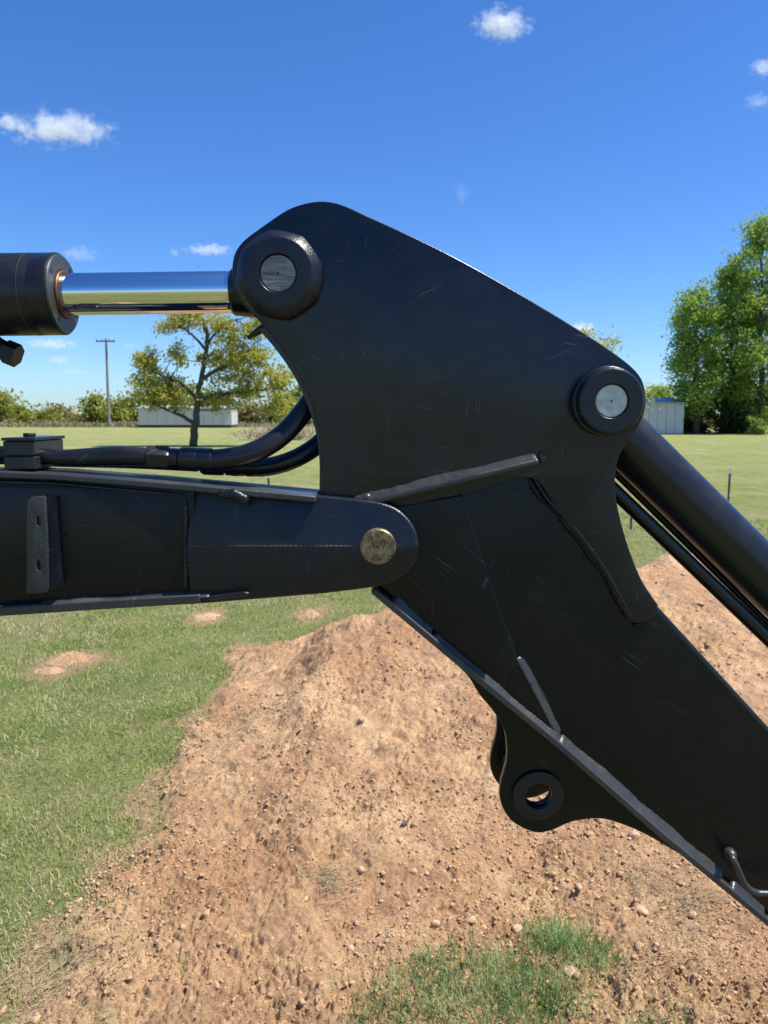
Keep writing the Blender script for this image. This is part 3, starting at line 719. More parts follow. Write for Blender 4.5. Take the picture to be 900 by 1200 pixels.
# ---- buildings
WHITEP = simple('white_siding', (.60, .57, .53), .6)
SHADEW = simple('shaded_white_siding', (.52, .55, .60), .55)  # white siding with the trees' bluish shade put into its colour
ROOFM = simple('grey_roof_metal', (.40, .38, .36), .5)
DKW = simple('dark_skirt', (.06, .055, .05), .8)
def building(name, pxl, pxr, top, bot, Yd, depth, wall, label, rise, panels, yaw=0.0, skirt=True, door=None):
    Yd = Yd*K; a = P(pxl, bot, Yd); b = P(pxr, bot, Yd); zt = P(pxl, top, Yd).z; a.z = b.z = 0
    W = b.x-a.x; c = (a+b)/2
    root = empty(name, c, label, 'building'); rot = Matrix.Rotation(yaw, 4, 'Z')
    sk = .35 if skirt else .06
    mb = MB(); pw = W/panels
    core = MB().box(c+Vector((0, depth/2, (sk+zt)/2)), (W-.06, depth-.06, zt-sk)); wo_ = link('wall', core.mesh(), wall, root, root)
    pm = None
    for i in range(panels):
        x0 = a.x+i*pw+.02; x1 = a.x+(i+1)*pw-.02
        o = link('siding_panel', MB().box(((x0+x1)/2, c.y+.0, (sk+zt)/2), (x1-x0, .10, zt-sk)).mesh(), wall, wo_, root)
    if skirt: link('skirt', MB().box(c+Vector((0, depth/2, sk/2)), (W-.2, depth-.2, sk)).mesh(), DKW, root, root)
    else: link('sill', MB().box(c+Vector((0, depth/2, sk/2)), (W, depth, sk)).mesh(), DKW, root, root)
    e = .15; z = zt; x0, x1 = a.x-e, b.x+e; y0, y1 = c.y-.1-e, c.y+depth+e; ym = (y0+y1)/2
    V = [(x0, y0, z), (x1, y0, z), (x0, ym, z+rise), (x1, ym, z+rise), (x0, y1, z), (x1, y1, z)]
    V2 = [(p[0], p[1], p[2]+.08) for p in V]
    f = [(0, 1, 3, 2), (2, 3, 5, 4)]; F2 = [tuple(i+6 for i in q) for q in f]+[tuple(reversed(q)) for q in f]+[(0, 6, 7, 1), (4, 5, 11, 10), (0, 2, 8, 6), (2, 4, 10, 8), (1, 7, 9, 3), (3, 9, 11, 5)]
    link('roof', MB().add(V+V2, F2).mesh(), ROOFM, root, root)
    gab = MB().add([(a.x+.03, c.y, z), (a.x+.03, c.y+depth, z), (a.x+.03, ym, z+rise), (b.x-.03, c.y, z), (b.x-.03, c.y+depth, z), (b.x-.03, ym, z+rise)], [(0, 1, 2), (3, 5, 4), (0, 3, 4, 1), (0, 2, 5, 3), (1, 4, 5, 2)])
    link('gable', gab.mesh(), wall, root, root)
    if yaw: root.rotation_euler.z = yaw
    return root
building('long_white_building', 163, 272, 479, 500, 82, 4, WHITEP, 'long low white building behind the oak at the far side of the field', .35, 10)
building('white_shed', 738, 800, 473, 509, 57, 6, SHADEW, 'white metal shed in the shade of the tall trees, partly behind the black boss', .5, 6, skirt=False)

# ---- utility pole
WOOD = simple('hazy_pole_wood', (.26, .23, .21), .9)  # wood tone lightened to paint in distance haze
b = P(128, 497, 86*K); b.z = 0; tp = P(124.5, 397, 86*K)
root = empty('utility_pole', b, 'thin wooden utility pole with a crossarm rising above the far hedge at left', 'utility pole')
link('pole', MB().tube([b, tp], [.20, .14], seg=10).mesh(), WOOD, root, root, 60)
z = tp.z-.35
arm = link('crossarm', MB().box((tp.x, tp.y-.2, z), (2.5, .16, .20)).mesh(), WOOD, root, root)
for dx in (-1.1, -.45, .45, 1.1):
    link('insulator', MB().tube([(tp.x+dx, tp.y-.2, z+.1), (tp.x+dx, tp.y-.2, z+.32)], [.07, .05], seg=8).mesh(), WOOD, arm, root)
# ---- wire fence
POSTM = simple('post_green_steel', (.07, .085, .07), .7); TIPM = simple('post_white_tip', (.75, .74, .70), .6); WIRE = simple('fence_wire', (.20, .19, .17), .5, .6)
fy = 10.6*K
root = empty('wire_fence', (0, fy, 0), 'thin wire fence with white tipped steel posts crossing the field behind the machine', 'fence')
for px in (-120, 134, 316, 530, 739, 851, 1010, 1170):
    b = P(px, 620, fy); zt = P(px, 548, fy).z
    if px == 316: zt -= .08
    if px == 739: zt = P(px, 588, fy).z
    gx = b.x
    pm = MB().box((gx, fy, (zt-.1)/2-.02), (.034, .006, zt-.10+.04)).box((gx, fy+.0165, (zt-.1)/2-.021), (.006, .026, zt-.102+.04))
    for q in range(12): pm.box((gx, fy-.005, .15+q*(zt-.3)/12), (.016, .008, .012))
    p_ = link('post', pm.mesh(), POSTM, root, root)
    link('post_tip', MB().box((gx, fy, zt-.05), (.036, .010, .10)).box((gx, fy+.0165, zt-.051), (.008, .022, .098)).mesh(), TIPM, p_, root)
for z in (.62, .33):
    pts = [(x, fy-.012, z+.015*math.sin(x*1.9)) for x in np.linspace(-14, 14, 60)]
    link('wire', MB().tube(pts, .002, seg=5).mesh(fix=False), WIRE, root, root)

# ================================================================== CLOUDS
def cloud_material(dens, seed, sc_):
    m = bpy.data.materials.new('cloud'); m.use_nodes = True; t = m.node_tree; t.nodes.clear()
    out = t.nodes.new('ShaderNodeOutputMaterial'); v = t.nodes.new('ShaderNodeVolumePrincipled')
    v.inputs['Color'].default_value = (1, 1, 1, 1); v.inputs['Anisotropy'].default_value = .1
    tc = t.nodes.new('ShaderNodeTexCoord')
    mp = t.nodes.new('ShaderNodeMapping'); mp.inputs['Location'].default_value = (seed*3.1, seed*1.7, seed)
    mp.inputs['Scale'].default_value = sc_; t.links.new(tc.outputs['Object'], mp.inputs[0])
    n = t.nodes.new('ShaderNodeTexNoise'); n.inputs['Scale'].default_value = 1.5; n.inputs['Detail'].default_value = 7; n.inputs['Roughness'].default_value = .72
    t.links.new(mp.outputs[0], n.inputs['Vector'])
    ln = t.nodes.new('ShaderNodeVectorMath'); ln.operation = 'LENGTH'; t.links.new(tc.outputs['Object'], ln.inputs[0])
    a = t.nodes.new('ShaderNodeMath'); a.operation = 'MULTIPLY_ADD'; a.inputs[1].default_value = -.42; a.inputs[2].default_value = -.27
    t.links.new(ln.outputs['Value'], a.inputs[0])
    s_ = t.nodes.new('ShaderNodeMath'); s_.operation = 'ADD'; t.links.new(a.outputs[0], s_.inputs[0]); t.links.new(n.outputs['Fac'], s_.inputs[1])
    q = t.nodes.new('ShaderNodeMath'); q.operation = 'MULTIPLY'; q.use_clamp = True; q.inputs[1].default_value = 9; t.links.new(s_.outputs[0], q.inputs[0])
    d = t.nodes.new('ShaderNodeMath'); d.operation = 'MULTIPLY'; d.inputs[1].default_value = dens; t.links.new(q.outputs[0], d.inputs[0])
    t.links.new(d.outputs[0], v.inputs['Density']); t.links.new(v.outputs[0], out.inputs['Volume']); return m
bv, bf = ico(3)
for i, (px, py, w_, h_, dens, lab) in enumerate([
    (72, 152, 80, 27, .16, 'bright ragged cloud at the upper left with its right end lower'), (10, 144, 26, 14, .13, 'small cloud touching the left edge beside the ragged one'),
    (588, 29, 44, 24, .16, 'fluffy white cloud high above the plate near the top edge'), (894, 79, 18, 12, .12, 'small cloud cut by the right edge, the higher of two'),
    (887, 119, 22, 12, .07, 'faint wisp at the right edge below the small cloud'), (541, 226, 16, 20, .04, 'very faint tiny wisp above the black plate'),
    (246, 293, 42, 11, .12, 'thin flat white cloud just left of the plate top'), (205, 296, 8, 7, .08, 'tiny cloud dot left of the thin flat cloud'),
    (92, 298, 34, 15, .07, 'pale cloud behind the top of the cylinder barrel'), (60, 403, 46, 11, .12, 'long low cloud under the cylinder barrel'),
    (68, 422, 24, 8, .10, 'small cloud below the long low one left of the pole'), (88, 435, 26, 7, .06, 'faintest low cloud streak just above the hedge left of the pole'),
    (152, 405, 12, 6, .06, 'tiny pale cloud right of the utility pole top'), (683, 385, 24, 13, .14, 'white cloud peeking out above the sloping edge of the plate')]):
    D_ = 900.0; c = P(px, py, D_); s_ = c.length/F
    me = np_mesh('cloud', bv, bf); o = link('cloud', me, cloud_material(dens*dens*3.2, i+1, (2.2*w_/max(h_, 1)*.6, 2, 1.7)), smooth=180)
    o.location = c; o.scale = (w_*s_*1.0, 18, h_*s_*.95); tag(o, lab, 'cloud', 'scattered small white clouds')

# ================================================================== THE EXCAVATOR ARM
YF, YB = 1.500, 1.820          # outer faces of the stick plates
YM = 1.66
ROOT = empty('excavator', P(1180, 1240, YM)*1.0, 'black painted excavator boom, stick and hydraulic cylinders, close up in front of the soil heap', 'excavator')
ROOT.location.z = 0
def part(name, me, mat, parent=None, smooth=None): return link(name, me, mat, parent or ROOT, ROOT, smooth)

# ---- stick: box body
body = [(430, 600, 1), (545, 560, 1), (632, 545, 1), (690, 560, 1), (728, 640, 1), (769, 708, 1), (900, 851, 1), (1150, 1125, 1), (1160, 1160), (1145, 1200), (1100, 1232, 1), (1010, 1168, 1), (900, 1076, 1), (770, 968, 1), (657, 869, 1), (548, 779, 1), (442, 690, 1), (400, 660, 1), (395, 625, 1)]
ol = px_outline(body, YF+.014)
stick = part('stick', plate_mesh([ol], YF+.014, YB-.014, .012, 4), M_PAINT2, smooth=40)
# ---- upper horn plates (front and back)
horn = [(372, 600, 1), (377, 560), (377, 540), (374, 510), (366, 476), (350, 440), (330, 408), (305, 378), (286, 357), (276, 338), (272, 317), (275, 298), (284, 284), (300, 271), (335, 247), (356, 239), (378, 236), (400, 240), (430, 253), (520, 295), (600, 339), (690, 394), (733, 424), (751, 443), (757, 467), (753, 490), (742, 510), (729, 528), (722, 548), (721, 575), (725, 600), (736, 640), (752, 680), (771, 709, 1), (768, 722), (752, 730), (738, 727), (728, 712), (700, 660), (655, 602), (622, 560), (560, 575, 1), (480, 592, 1), (430, 600, 1)]
ol = px_outline(horn, YF)
part('side_plate', plate_mesh([ol], YF, YF+.022, .003, 3), M_PAINT, stick, 40)
part('side_plate', plate_mesh([ol], YB-.022, YB, .003, 2), M_PAINT, stick, 40)
# wrapper plate closing the concave rear edge between the side plates
wr = [P(x, y, YF) for x, y in [(377, 575), (377, 540), (373, 508), (362, 472), (345, 437), (324, 407), (305, 385)]]
mb = MB(); V = []; 
q = path_smooth(wr, 6)
for p in q: V += [Vector((p.x-.006, YF+.016, p.z)), Vector((p.x-.006, YB-.016, p.z)), Vector((p.x+.012, YB-.016, p.z+.004)), Vector((p.x+.012, YF+.016, p.z+.004))]
Fc = []
for i in range(len(q)-1):
    for k in range(4): Fc.append((i*4+k, i*4+(k+1) % 4, (i+1)*4+(k+1) % 4, (i+1)*4+k))
Fc += [(0, 1, 2, 3), tuple((len(q)-1)*4+k for k in (3, 2, 1, 0))]
part('wrapper_plate', mb.add(V, Fc).mesh(), M_EDGE_LIT, stick, 40)
# rib under the horn plate
a = P(434, 588, YF); b = P(634, 541, YF)
def bar(p, q, hgt, y0, y1, mat, name, parent, bev=.003):
    p = Vector(p); q = Vector(q); d = (q-p).normalized(); n_ = Vector((-d.z, 0, d.x))
    if n_.z < 0: n_ = -n_
    V = []
    for e in (p, q):
        for yy in (y0, y1):
            for s_ in (-.5, .5): V.append(Vector((e.x, yy, e.z))+n_*hgt*s_)
    o = part(name, MB().hexa(V).mesh(), mat, parent, 40)
    if bev: bevel(o, bev, 3)
    return o
bar(P(431, 590, YF-.03), P(632, 541, YF-.03), .013, YF-.026, YF+.02, M_WELD_LIT, 'rib', stick, .005)
fillet([P(428, 589, YF-.02), P(450, 583.5, YF-.02), P(540, 561.5, YF-.02), P(633, 540.5, YF-.02)], .0165, .020, YF-.0002, stick, ROOT, M_WELD_LIT, 1, 3)
weld([P(414, 589, YF-.004), P(436, 582, YF-.006)], .011, stick, ROOT, M_WELD_LIT, 4)
weld([P(630, 536, YF-.004), P(640, 537, YF-.001)], .012, stick, ROOT, M_WELD_LIT, 5)
# irregular fillet weld round the horn plate's lower edge
pts = [P(x, y, YF+.012) for x, y in [(618, 556), (627, 574), (640, 590), (655, 604), (680, 634), (698, 660), (714, 684), (726, 706), (735, 724)]]
weld(path_smooth(pts, 5), .0062, stick, ROOT, M_PAINT2, 6, ripple=.25, wander=.5)
pts = [P(x+2.5, y-2.5, YF+.001) for x, y in [(620, 558), (640, 589), (660, 609), (698, 657), (724, 702), (737, 726)]]
weld(path_smooth(pts, 5), .0035, stick, ROOT, M_PAINT, 7, ripple=.25, wander=.4)
weld([P(742, 733, YF+.010), P(756, 729, YF+.010), P(770, 713, YF+.010)], .006, stick, ROOT, M_PAINT2, 8, ripple=.2)
# reinforcement plate left of the long seam
YW = YF+.014
rp = [(415, 600, 1), (470, 592, 1), (541, 580, 1), (562, 650), (585, 718), (606, 772, 1), (654, 862, 1), (548, 770, 1), (450, 690, 1), (410, 660, 1)]
part('reinforcement_plate', plate_mesh([px_outline(rp, YW)], YW-.007, YW+.004, .0025, 2), M_PAINT2, stick, 40)
weld([P(541, 579, YW-.002), P(560, 642, YW-.002), P(585, 716, YW-.002), P(606, 770, YW-.002)], .0028, stick, ROOT, M_PAINT, 11, ripple=.1)
fillet([P(606, 772, YW-.007), P(630, 818, YW-.007), P(653, 864, YW-.007)], .016, .0085, YW-.0002, stick, ROOT, M_WELD_LIT, 1, 12)
weld([P(571, 676, YW-.006), P(566, 688, YW-.006)], .0045, stick, ROOT, M_WELD_LIT, 13, taper=False, flat=.6)
# bottom flange with its fillet weld
bp = [(436, 692), (548, 786), (657, 876), (770, 975), (900, 1082), (1010, 1174), (1098, 1240)]
q = [P(x, y, YF) for x, y in bp]; V = []; Fc = []
for i, p in enumerate(q):
    d = (q[min(i+1, len(q)-1)]-q[max(i-1, 0)]).normalized(); n_ = Vector((d.z, 0, -d.x)) if d.x > 0 else Vector((-d.z, 0, d.x))
    n_ = Vector((-abs(d.z), 0, -abs(d.x)))
    for yy in (YF-.010, YB+.010):
        for s_ in (-.010, .004): V.append(Vector((p.x, yy, p.z))+n_*s_)
for i in range(len(q)-1):
    o0 = i*4; o1 = o0+4
    Fc += [(o0, o1, o1+1, o0+1), (o0+2, o0+3, o1+3, o1+2), (o0, o0+2, o1+2, o1), (o0+1, o1+1, o1+3, o0+3)]
Fc += [(0, 1, 3, 2), ((len(q)-1)*4, (len(q)-1)*4+2, (len(q)-1)*4+3, (len(q)-1)*4+1)]
bevel(part('bottom_flange', MB().add(V, Fc).mesh(), M_EDGE_LIT, stick, 40), .003, 2)
for k_, (ww_, pr_, pts_) in enumerate([(.023, .020, [(459, 707), (482, 727), (506, 748)]), (.0175, .021, [(507, 749), (548, 783), (605, 831), (657, 873)]),
        (.0185, .021, [(655, 872), (720, 927), (780, 979), (849, 1037)]), (.0185, .021, [(858, 1045), (878, 1061), (899, 1079)]), (.0185, .021, [(903, 1083), (1000, 1163), (1090, 1230)])]):
    fillet([P(x-1.5, y-1.5, YF-.006) for x, y in pts_], ww_, pr_, YF+.0138, stick, ROOT, M_WELD_LIT, 1, 20+k_)
# ---- pin bosses and pins
def octo(k0):
    def f(a, j):
        w_ = k0[j]; t_ = ((a+.2) % (math.pi/4))-math.pi/8
        return 1+w_*(math.cos(math.pi/8)/math.cos(t_)-1)
    return f
def boss(px, py, front_r, base_r, protr, pinr, pinmat, facet, name='pin_boss', both=True, yb=YB):
    c = P(px, py, YF-protr); c.y = 0
    s_ = (YF-protr)/F
    R0 = base_r*s_; R1 = front_r*s_
    prof = [(R0, YF-.002+.006), (R0, YF-protr*.40), (R0*.975, YF-protr*.50), (R1+.003, YF-protr+.002), (R1, YF-protr)]
    if not facet: prof = [(R0, YF+.004), (R0, YF-protr*.30), (R0*.985, YF-protr*.36), (R1+.001, YF-protr*.42), (R1+.001, YF-protr+.003), (R1-.002, YF-protr)]
    rin = pinr*s_+.0015
    prof = [(r, y) for r, y in prof]+[(rin, YF-protr), (rin, YF-protr+.012)]
    fw = [.55, .55, .35, 0, 0, 0, 0] if facet else [0]*9
    o = part(name, MB().lathe(c, (0, 1, 0), prof, 64, octo(fw)).mesh(), M_CAST, stick, 35); bevel(o, .0018, 2, 25)
    prof2 = [(R0, YB-.006), (R0, YB+protr)]
    part(name, MB().lathe(c, (0, 1, 0), prof2, 40).mesh(), M_CAST, stick, 35)
    pr = pinr*s_; yf = YF-protr+.003
    pn = MB().lathe(c, (0, 1, 0), [(.0022, yf+.006), (.0022, yf), (pr-.0016, yf), (pr, yf+.0016), (pr, YB+protr+.004)], 56)
    part('pin', pn.mesh(), pinmat, stick, 35)
    part('centre_hole_shade', MB().lathe(c, (0, 1, 0), [(.0021, yf+.001), (.0021, yf+.005)], 12).mesh(), M_DARK, stick, 35)  # black plug painting the shade inside the pin's centre hole
    return c
c_rod = boss(325.5, 320, 38.5, 51, .036, 20.5, M_PIN, True)
c_bkt = boss(717, 470, 37.5, 41.5, .042, 18.8, M_PINC, False)
# grease fitting under the rod boss
p = P(303, 388, YF+.05)
part('grease_fitting', MB().tube([p+Vector((.012, 0, .008)), p, p+Vector((-.012, 0, -.008))], [.008, .008, .006], seg=6).tube([p+Vector((-.010, 0, -.006)), p+Vector((-.022, 0, -.014))], [.0045, .004], seg=8).mesh(), M_DARK, stick)

# ---- lugs under the stick
lug = [(520, 765, 1), (548, 792), (562, 814), (580, 836), (592, 859), (594, 890), (587, 918), (586, 936), (592, 952), (605, 966), (628, 975.5), (646, 973), (670, 963), (700, 959), (724, 964), (757, 978), (800, 1003, 1), (790, 985, 1), (657, 868, 1)]
YL = 1.556
lo = px_outline(lug, YL); hc = P(631.5, 934, YL-.012); HR = 17*YL/F; shift = lambda dy: None
def lug_at(y0, seed):
    o = part('lug', plate_mesh([lo, circle2((hc.x, hc.z), HR)], y0, y0+.020, .002, 2), M_PAINT2, stick, 40)
    ringo = circle2((hc.x, hc.z), 34*YL/F*.95, 48)
    part('lug_boss', plate_mesh([ringo, circle2((hc.x, hc.z), HR-.0004)], y0-.009, y0-.0008, .003, 3), M_CAST, o, 40)
    part('lug_boss', plate_mesh([ringo, circle2((hc.x, hc.z), HR-.0004)], y0+.0208, y0+.0265, .002, 3), M_CAST, o, 40)
lug_at(YL, 1); lug_at(YL+.150, 2)
# bent guard bar near the lower right
g1 = path_smooth([P(857, 1003, YF+.01), P(857, 1004, YF-.02), P(862, 1013, YF-.03), P(872, 1035, YF-.032), P(884, 1045, YF-.032), P(905, 1047, YF-.032), P(1000, 1049, YF-.032), P(1012, 1055, YF-.02), P(1014, 1056, YF+.02)], 6)
part('guard_bar', MB().tube(g1, .0072, seg=14).mesh(), M_WELD_LIT, stick, 60)
part('guard_bar_foot', MB().lathe(P(857, 1003, YF+.0), (0, 1, 0), [(.013, .0165), (.0135, .004), (.010, -.004), (.007, -.007)], 24).mesh(), M_WELD_LIT, stick, 60)

# ---- boom
YBF, YBB = 1.452, 1.868
# side plates of the box section (front recessed a little behind the nose cheek)
def boom_pl(y0, name='boom', parent=None, mat=M_PAINT2, y1=None):
    pts = [(-900, 575, 1), (0, 556, 1), (120, 563, 1), (228, 572, 1), (228, 702, 1), (120, 709, 1), (0, 718, 1), (-900, 800, 1)]
    me = plate_mesh([px_outline(pts, YBF+.012)], y0, y1 or y0+.012, .002, 1)
    return part(name, me, mat, parent, 40)
boom = boom_pl(YBF+.012)
_o = boom_pl(YBB-.024, 'side_plate', boom); _o.location.z -= .05
# nose cheek (front): two gently tilted facets meeting in a ridge
def cheek(front, sgn):
    up = [(218, 571, 1), (300, 577, 1), (380, 583), (438, 589), (462, 596), (478, 608), (488, 624), (491, 640, 1), (218, 640, 1)]
    dn = [(218, 640, 1), (491, 640, 1), (488, 658), (479, 672), (464, 683), (440, 690), (380, 698, 1), (300, 705, 1), (218, 712, 1)]
    mb = MB(); Yr = YBF-.004; zr = P(300, 640, Yr).z
    for pts, kf in ((up, .27), (dn, -.16)):
        olv = px_outline(pts, Yr, 6); n = len(olv); V = []
        for p in olv:
            tilt = kf*(p.y-zr)
            V.append((p.x, front+sgn*tilt, p.y))
        for p in olv: V.append((p.x, front+sgn*.045, p.y))
        Fc = [tuple(range(n)), tuple(reversed(range(n, 2*n)))]
        for i in range(n):
            j = (i+1) % n
            if abs(olv[i].y-zr) < .0012 and abs(olv[j].y-zr) < .0012: continue
            Fc.append((i, i+n, j+n, j))
        mb.add(V, Fc)
    me = mb.mesh(); bm = bmesh.new(); bm.from_mesh(me); bmesh.ops.remove_doubles(bm, verts=bm.verts, dist=2e-4); bmesh.ops.recalc_face_normals(bm, faces=bm.faces); bm.to_mesh(me); bm.free()
    return me
o = part('nose_cheek', cheek(YBF-.004, 1), M_CAST, boom, 25); bevel(o, .005, 3, 40)
o = part('nose_cheek', cheek(YBB+.004, -1), M_CAST, boom, 25); bevel(o, .005, 3, 40); o.location.z -= .03
weld([P(217, 585, YBF+.008), P(218, 640, YBF+.008), P(218, 694, YBF+.008)], .0045, boom, ROOT, M_PAINT, 31, ripple=.12)
weld([P(222, 640, YBF-.003), P(421, 640, YBF-.003)], .0018, boom, ROOT, M_WELD_LIT, 32, ripple=.3, wander=.5)
weld([P(464, 640, YBF-.003), P(490, 640, YBF-.002)], .0014, boom, ROOT, M_WELD_LIT, 33)
weld([P(255, 578, YBF+.000), P(275, 578, YBF-.004), P(292, 588, YBF-.002)], .0095, boom, ROOT, M_CAST, 34, ripple=.06)
# top flange
def flange(pts, thick, y0, y1, name, mat, below=False):
    q = [P(x, y, YBF) for x, y in pts]; V = []; Fc = []
    for p in q:
        for yy in (y0, y1):
            for s_ in (0, -thick): V.append((p.x, yy, p.z+s_))
    for i in range(len(q)-1):
        o0 = i*4; o1 = o0+4
        Fc += [(o0, o1, o1+1, o0+1), (o0+2, o0+3, o1+3, o1+2), (o0, o0+2, o1+2, o1), (o0+1, o1+1, o1+3, o0+3)]
    Fc += [(0, 1, 3, 2), ((len(q)-1)*4, (len(q)-1)*4+2, (len(q)-1)*4+3, (len(q)-1)*4+1)]
    return bevel(part(name, MB().add(V, Fc).mesh(), mat, boom, 40), .003, 2)
flange([(-900, 568), (-300, 556), (0, 552), (60, 554.5), (160, 562), (240, 569), (300, 574.5), (370, 581)], .013, YBF-.006, 1.575, 'top_flange', M_EDGE_LIT)
flange([(-900, 790), (0, 711), (120, 703), (235, 696)], .019, YBF-.004, YBB+.004, 'bottom_flange', M_EDGE_LIT)
fillet([P(44, 712.5, YBF-.004), P(130, 706.5, YBF-.004), P(246, 699.5, YBF-.004)], .013, .015, YBF+.0118, boom, ROOT, M_WELD_LIT, 1, 35)
fillet([P(-300, 742, YBF-.004), P(42, 713, YBF-.004)], .006, .012, YBF+.0118, boom, ROOT, M_PAINT2, 1, 38)
weld([P(243, 701, YBF-.001), P(292, 695, YBF-.003)], .006, boom, ROOT, M_CAST, 36, ripple=.03, flat=.8)
weld([P(-100, 562, YBF+.006), P(60, 566, YBF+.006), P(215, 580, YBF+.006)], .004, boom, ROOT, M_PAINT, 37)
# boom pivot pin
c = P(443, 641, YBF-.012); c.y = 0; pr = 21.5*(YBF-.012)/F; yf = YBF-.012
part('pin', MB().lathe(c, (0, 1, 0), [(.0022, yf+.006), (.0022, yf), (pr-.0022, yf), (pr, yf+.0022), (pr, YBB+.012)], 56).mesh(), M_PINB, boom, 35)
part('centre_hole_shade', MB().lathe(c, (0, 1, 0), [(.0021, yf+.001), (.0021, yf+.005)], 12).mesh(), M_DARK, boom, 35)  # hole filled with black in place of its own shade
# two-hole bracket on the boom side
yb = YBF-.045
bo = px_outline([(33, 588, 1), (37, 583), (42, 582, 1), (54, 581, 1), (57, 640, 1), (58, 688, 1), (55, 694, 1), (32, 695, 1)], yb, 4)
h1 = P(46.5, 610.5, yb); h2 = P(46.5, 662, yb)
slot = lambda c_: [Vector((c_.x+.0034*math.cos(t_), c_.z+(.0085 if math.sin(t_) > 0 else -.0085)*.6+.0045*math.sin(t_))) for t_ in np.linspace(0, 2*math.pi, 25)[:-1]]
br = part('bracket', plate_mesh([bo, slot(h1), slot(h2)], yb-.004, yb+.004, .0015, 2), M_WELD_LIT, boom, 40)  # lighter paint than the leg: light on the face put into its colour
a = P(56.5, 583, yb); b_ = P(57.5, 693, yb)
part('bracket_leg', MB().box(((a.x+b_.x)/2-.002, (yb+YBF+.014)/2+.0025, (a.z+b_.z)/2), (.009, YBF+.012-yb, a.z-b_.z-.006)).mesh(), M_PAINT, br)
weld([P(66, 590, YBF+.011), P(67, 640, YBF+.011), P(66, 688, YBF+.011)], .0055, br, ROOT, M_PAINT, 39)
weld([P(52, 583, YBF+.011), P(66, 588, YBF+.011)], .0075, br, ROOT, M_PAINT, 40)

# ---- arm cylinder
ay = YM
A = P(-420, 352, ay); B = P(80, 345, ay); E = Vector((c_rod.x, ay, c_rod.z))
ax = (E-P(80, 344, ay)).normalized(); ax = Vector((ax.x, 0, (P(272, 342.6, ay)-P(80, 345, ay)).normalized().z)).normalized()
rb = 45.2*ay/F; gx = P(72.5, 345.2, ay)
cyl = part('arm_cylinder', MB().lathe(gx, -ax, [(rb, .0), (rb, .035), (rb*.988, .037), (rb*.988, .040), (rb, .042), (rb, 1.4)], 72).mesh(), M_TUBE, smooth=30)
part('seam_ring', MB().lathe(gx, -ax, [(rb*.99, .056), (rb*1.006, .0565), (rb*1.006, .0585), (rb*.99, .059)], 72).mesh(), M_EDGE_LIT, cyl, 40)
# gland face with black discs standing in for the shade in bolt holes
gl = MB().lathe(gx, ax, [(rb-.003, -.004), (rb-.003, .0035), (rb-.0055, .006), (rb*.60, .006), (rb*.58, .003)], 72)
part('gland', gl.mesh(), M_WELD_LIT, cyl, 30)
u_ = Vector((0, 1, 0)); v_ = ax.cross(u_)
for k in range(4):
    t_ = math.pi/3.2+k*math.pi/2; c_ = gx+ax*.0058+(u_*math.cos(t_)+v_*math.sin(t_))*rb*.80
    part('bolt_hole_shade', MB().lathe(c_, ax, [(.0055, 0), (.0055, .0008)], 14).mesh(), M_DARK, cyl)
rr_ = 23.2*ay/F
part('wiper_ring', MB().lathe(gx, ax, [(rr_+.005, .001), (rr_+.0055, .009), (rr_+.004, .011), (rr_+.001, .011), (rr_+.001, .001)], 64).mesh(), M_RING, cyl, 40)
part('rod', MB().lathe(gx, ax, [(rr_, -.01), (rr_, .365-.004), (rr_*.985, .365-.0025), (rr_*.985, .365), (rr_, .366), (rr_, .50)], 96).mesh(), M_CHROME, cyl, 30)
ec = Vector((c_rod.x, 0, c_rod.z)); 
part('rod_eye', MB().lathe(Vector((ec.x, YF+.03, ec.z-.012)), (0, 1, 0), [(.070, 0), (.074, .004), (.074, .256), (.070, .26)], 48).mesh(), M_PAINT, cyl, 30)
p = P(273, 342.6, ay)
part('rod_collar', MB().lathe(p, ax, [(rr_*1.02, -.002), (rr_*1.12, .003), (rr_*1.25, .05)], 48).mesh(), M_PAINT, cyl, 30)
part('port_fitting', MB().tube(path_smooth([gx-ax*.17+Vector((0, 0, -rb*.9)), gx-ax*.165+Vector((0, 0, -rb-.008)), gx-ax*.145+Vector((0, 0, -rb-.026)), gx-ax*.112+Vector((0, 0, -rb-.040))], 5), [.024]*4+[.022]*12, seg=18).tube([gx-ax*.13+Vector((0, 0, -rb-.033)), gx-ax*.104+Vector((0, 0, -rb-.044))], [.0265, .0265], seg=6).mesh(), M_DARK, cyl, 40)
# mount of the barrel on the boom, out of frame at left
mz = gx-ax*1.38
part('barrel_mount', MB().box((mz.x-.02, ay, (mz.z+P(-900, 560, YBF).z)/2-.02), (.16, .08, mz.z-P(-900, 560, YBF).z+.10)).mesh(), M_PAINT, cyl)

# ---- bucket cylinder
b0 = P(738, 521, ay); b1 = P(900, 679.5, ay); bx = (b1-b0).normalized(); br_ = 31.8*ay/F
bc = part('bucket_cylinder', MB().lathe(b0-bx*.045, bx, [(br_*.86, 0), (br_*.97, .006), (br_, .02), (br_, 1.05)], 72).mesh(), M_TUBE, smooth=30)
eye = Vector((c_bkt.x, YF+.03, c_bkt.z))
part('cylinder_eye', MB().lathe(eye, (0, 1, 0), [(.058, 0), (.060, .004), (.060, .256), (.058, .26)], 40).mesh(), M_PAINT, bc, 30)
p0 = P(700, 556, ay-.02); p1 = P(900, 748, ay-.02)
d_ = (p1-p0)
part('pipe', MB().tube(path_smooth([p0-d_*.05+Vector((-.01, .02, .02)), p0, p0+d_*.5, p1, p1+d_*1.0, p1+d_*1.15+Vector((.02, 0, .03))], 6), 8.6*ay/F, seg=20).mesh(), M_RUBBER, bc, 60)
p0 = P(742, 575, ay+.03); p1 = P(900, 731, ay+.03); d_ = p1-p0
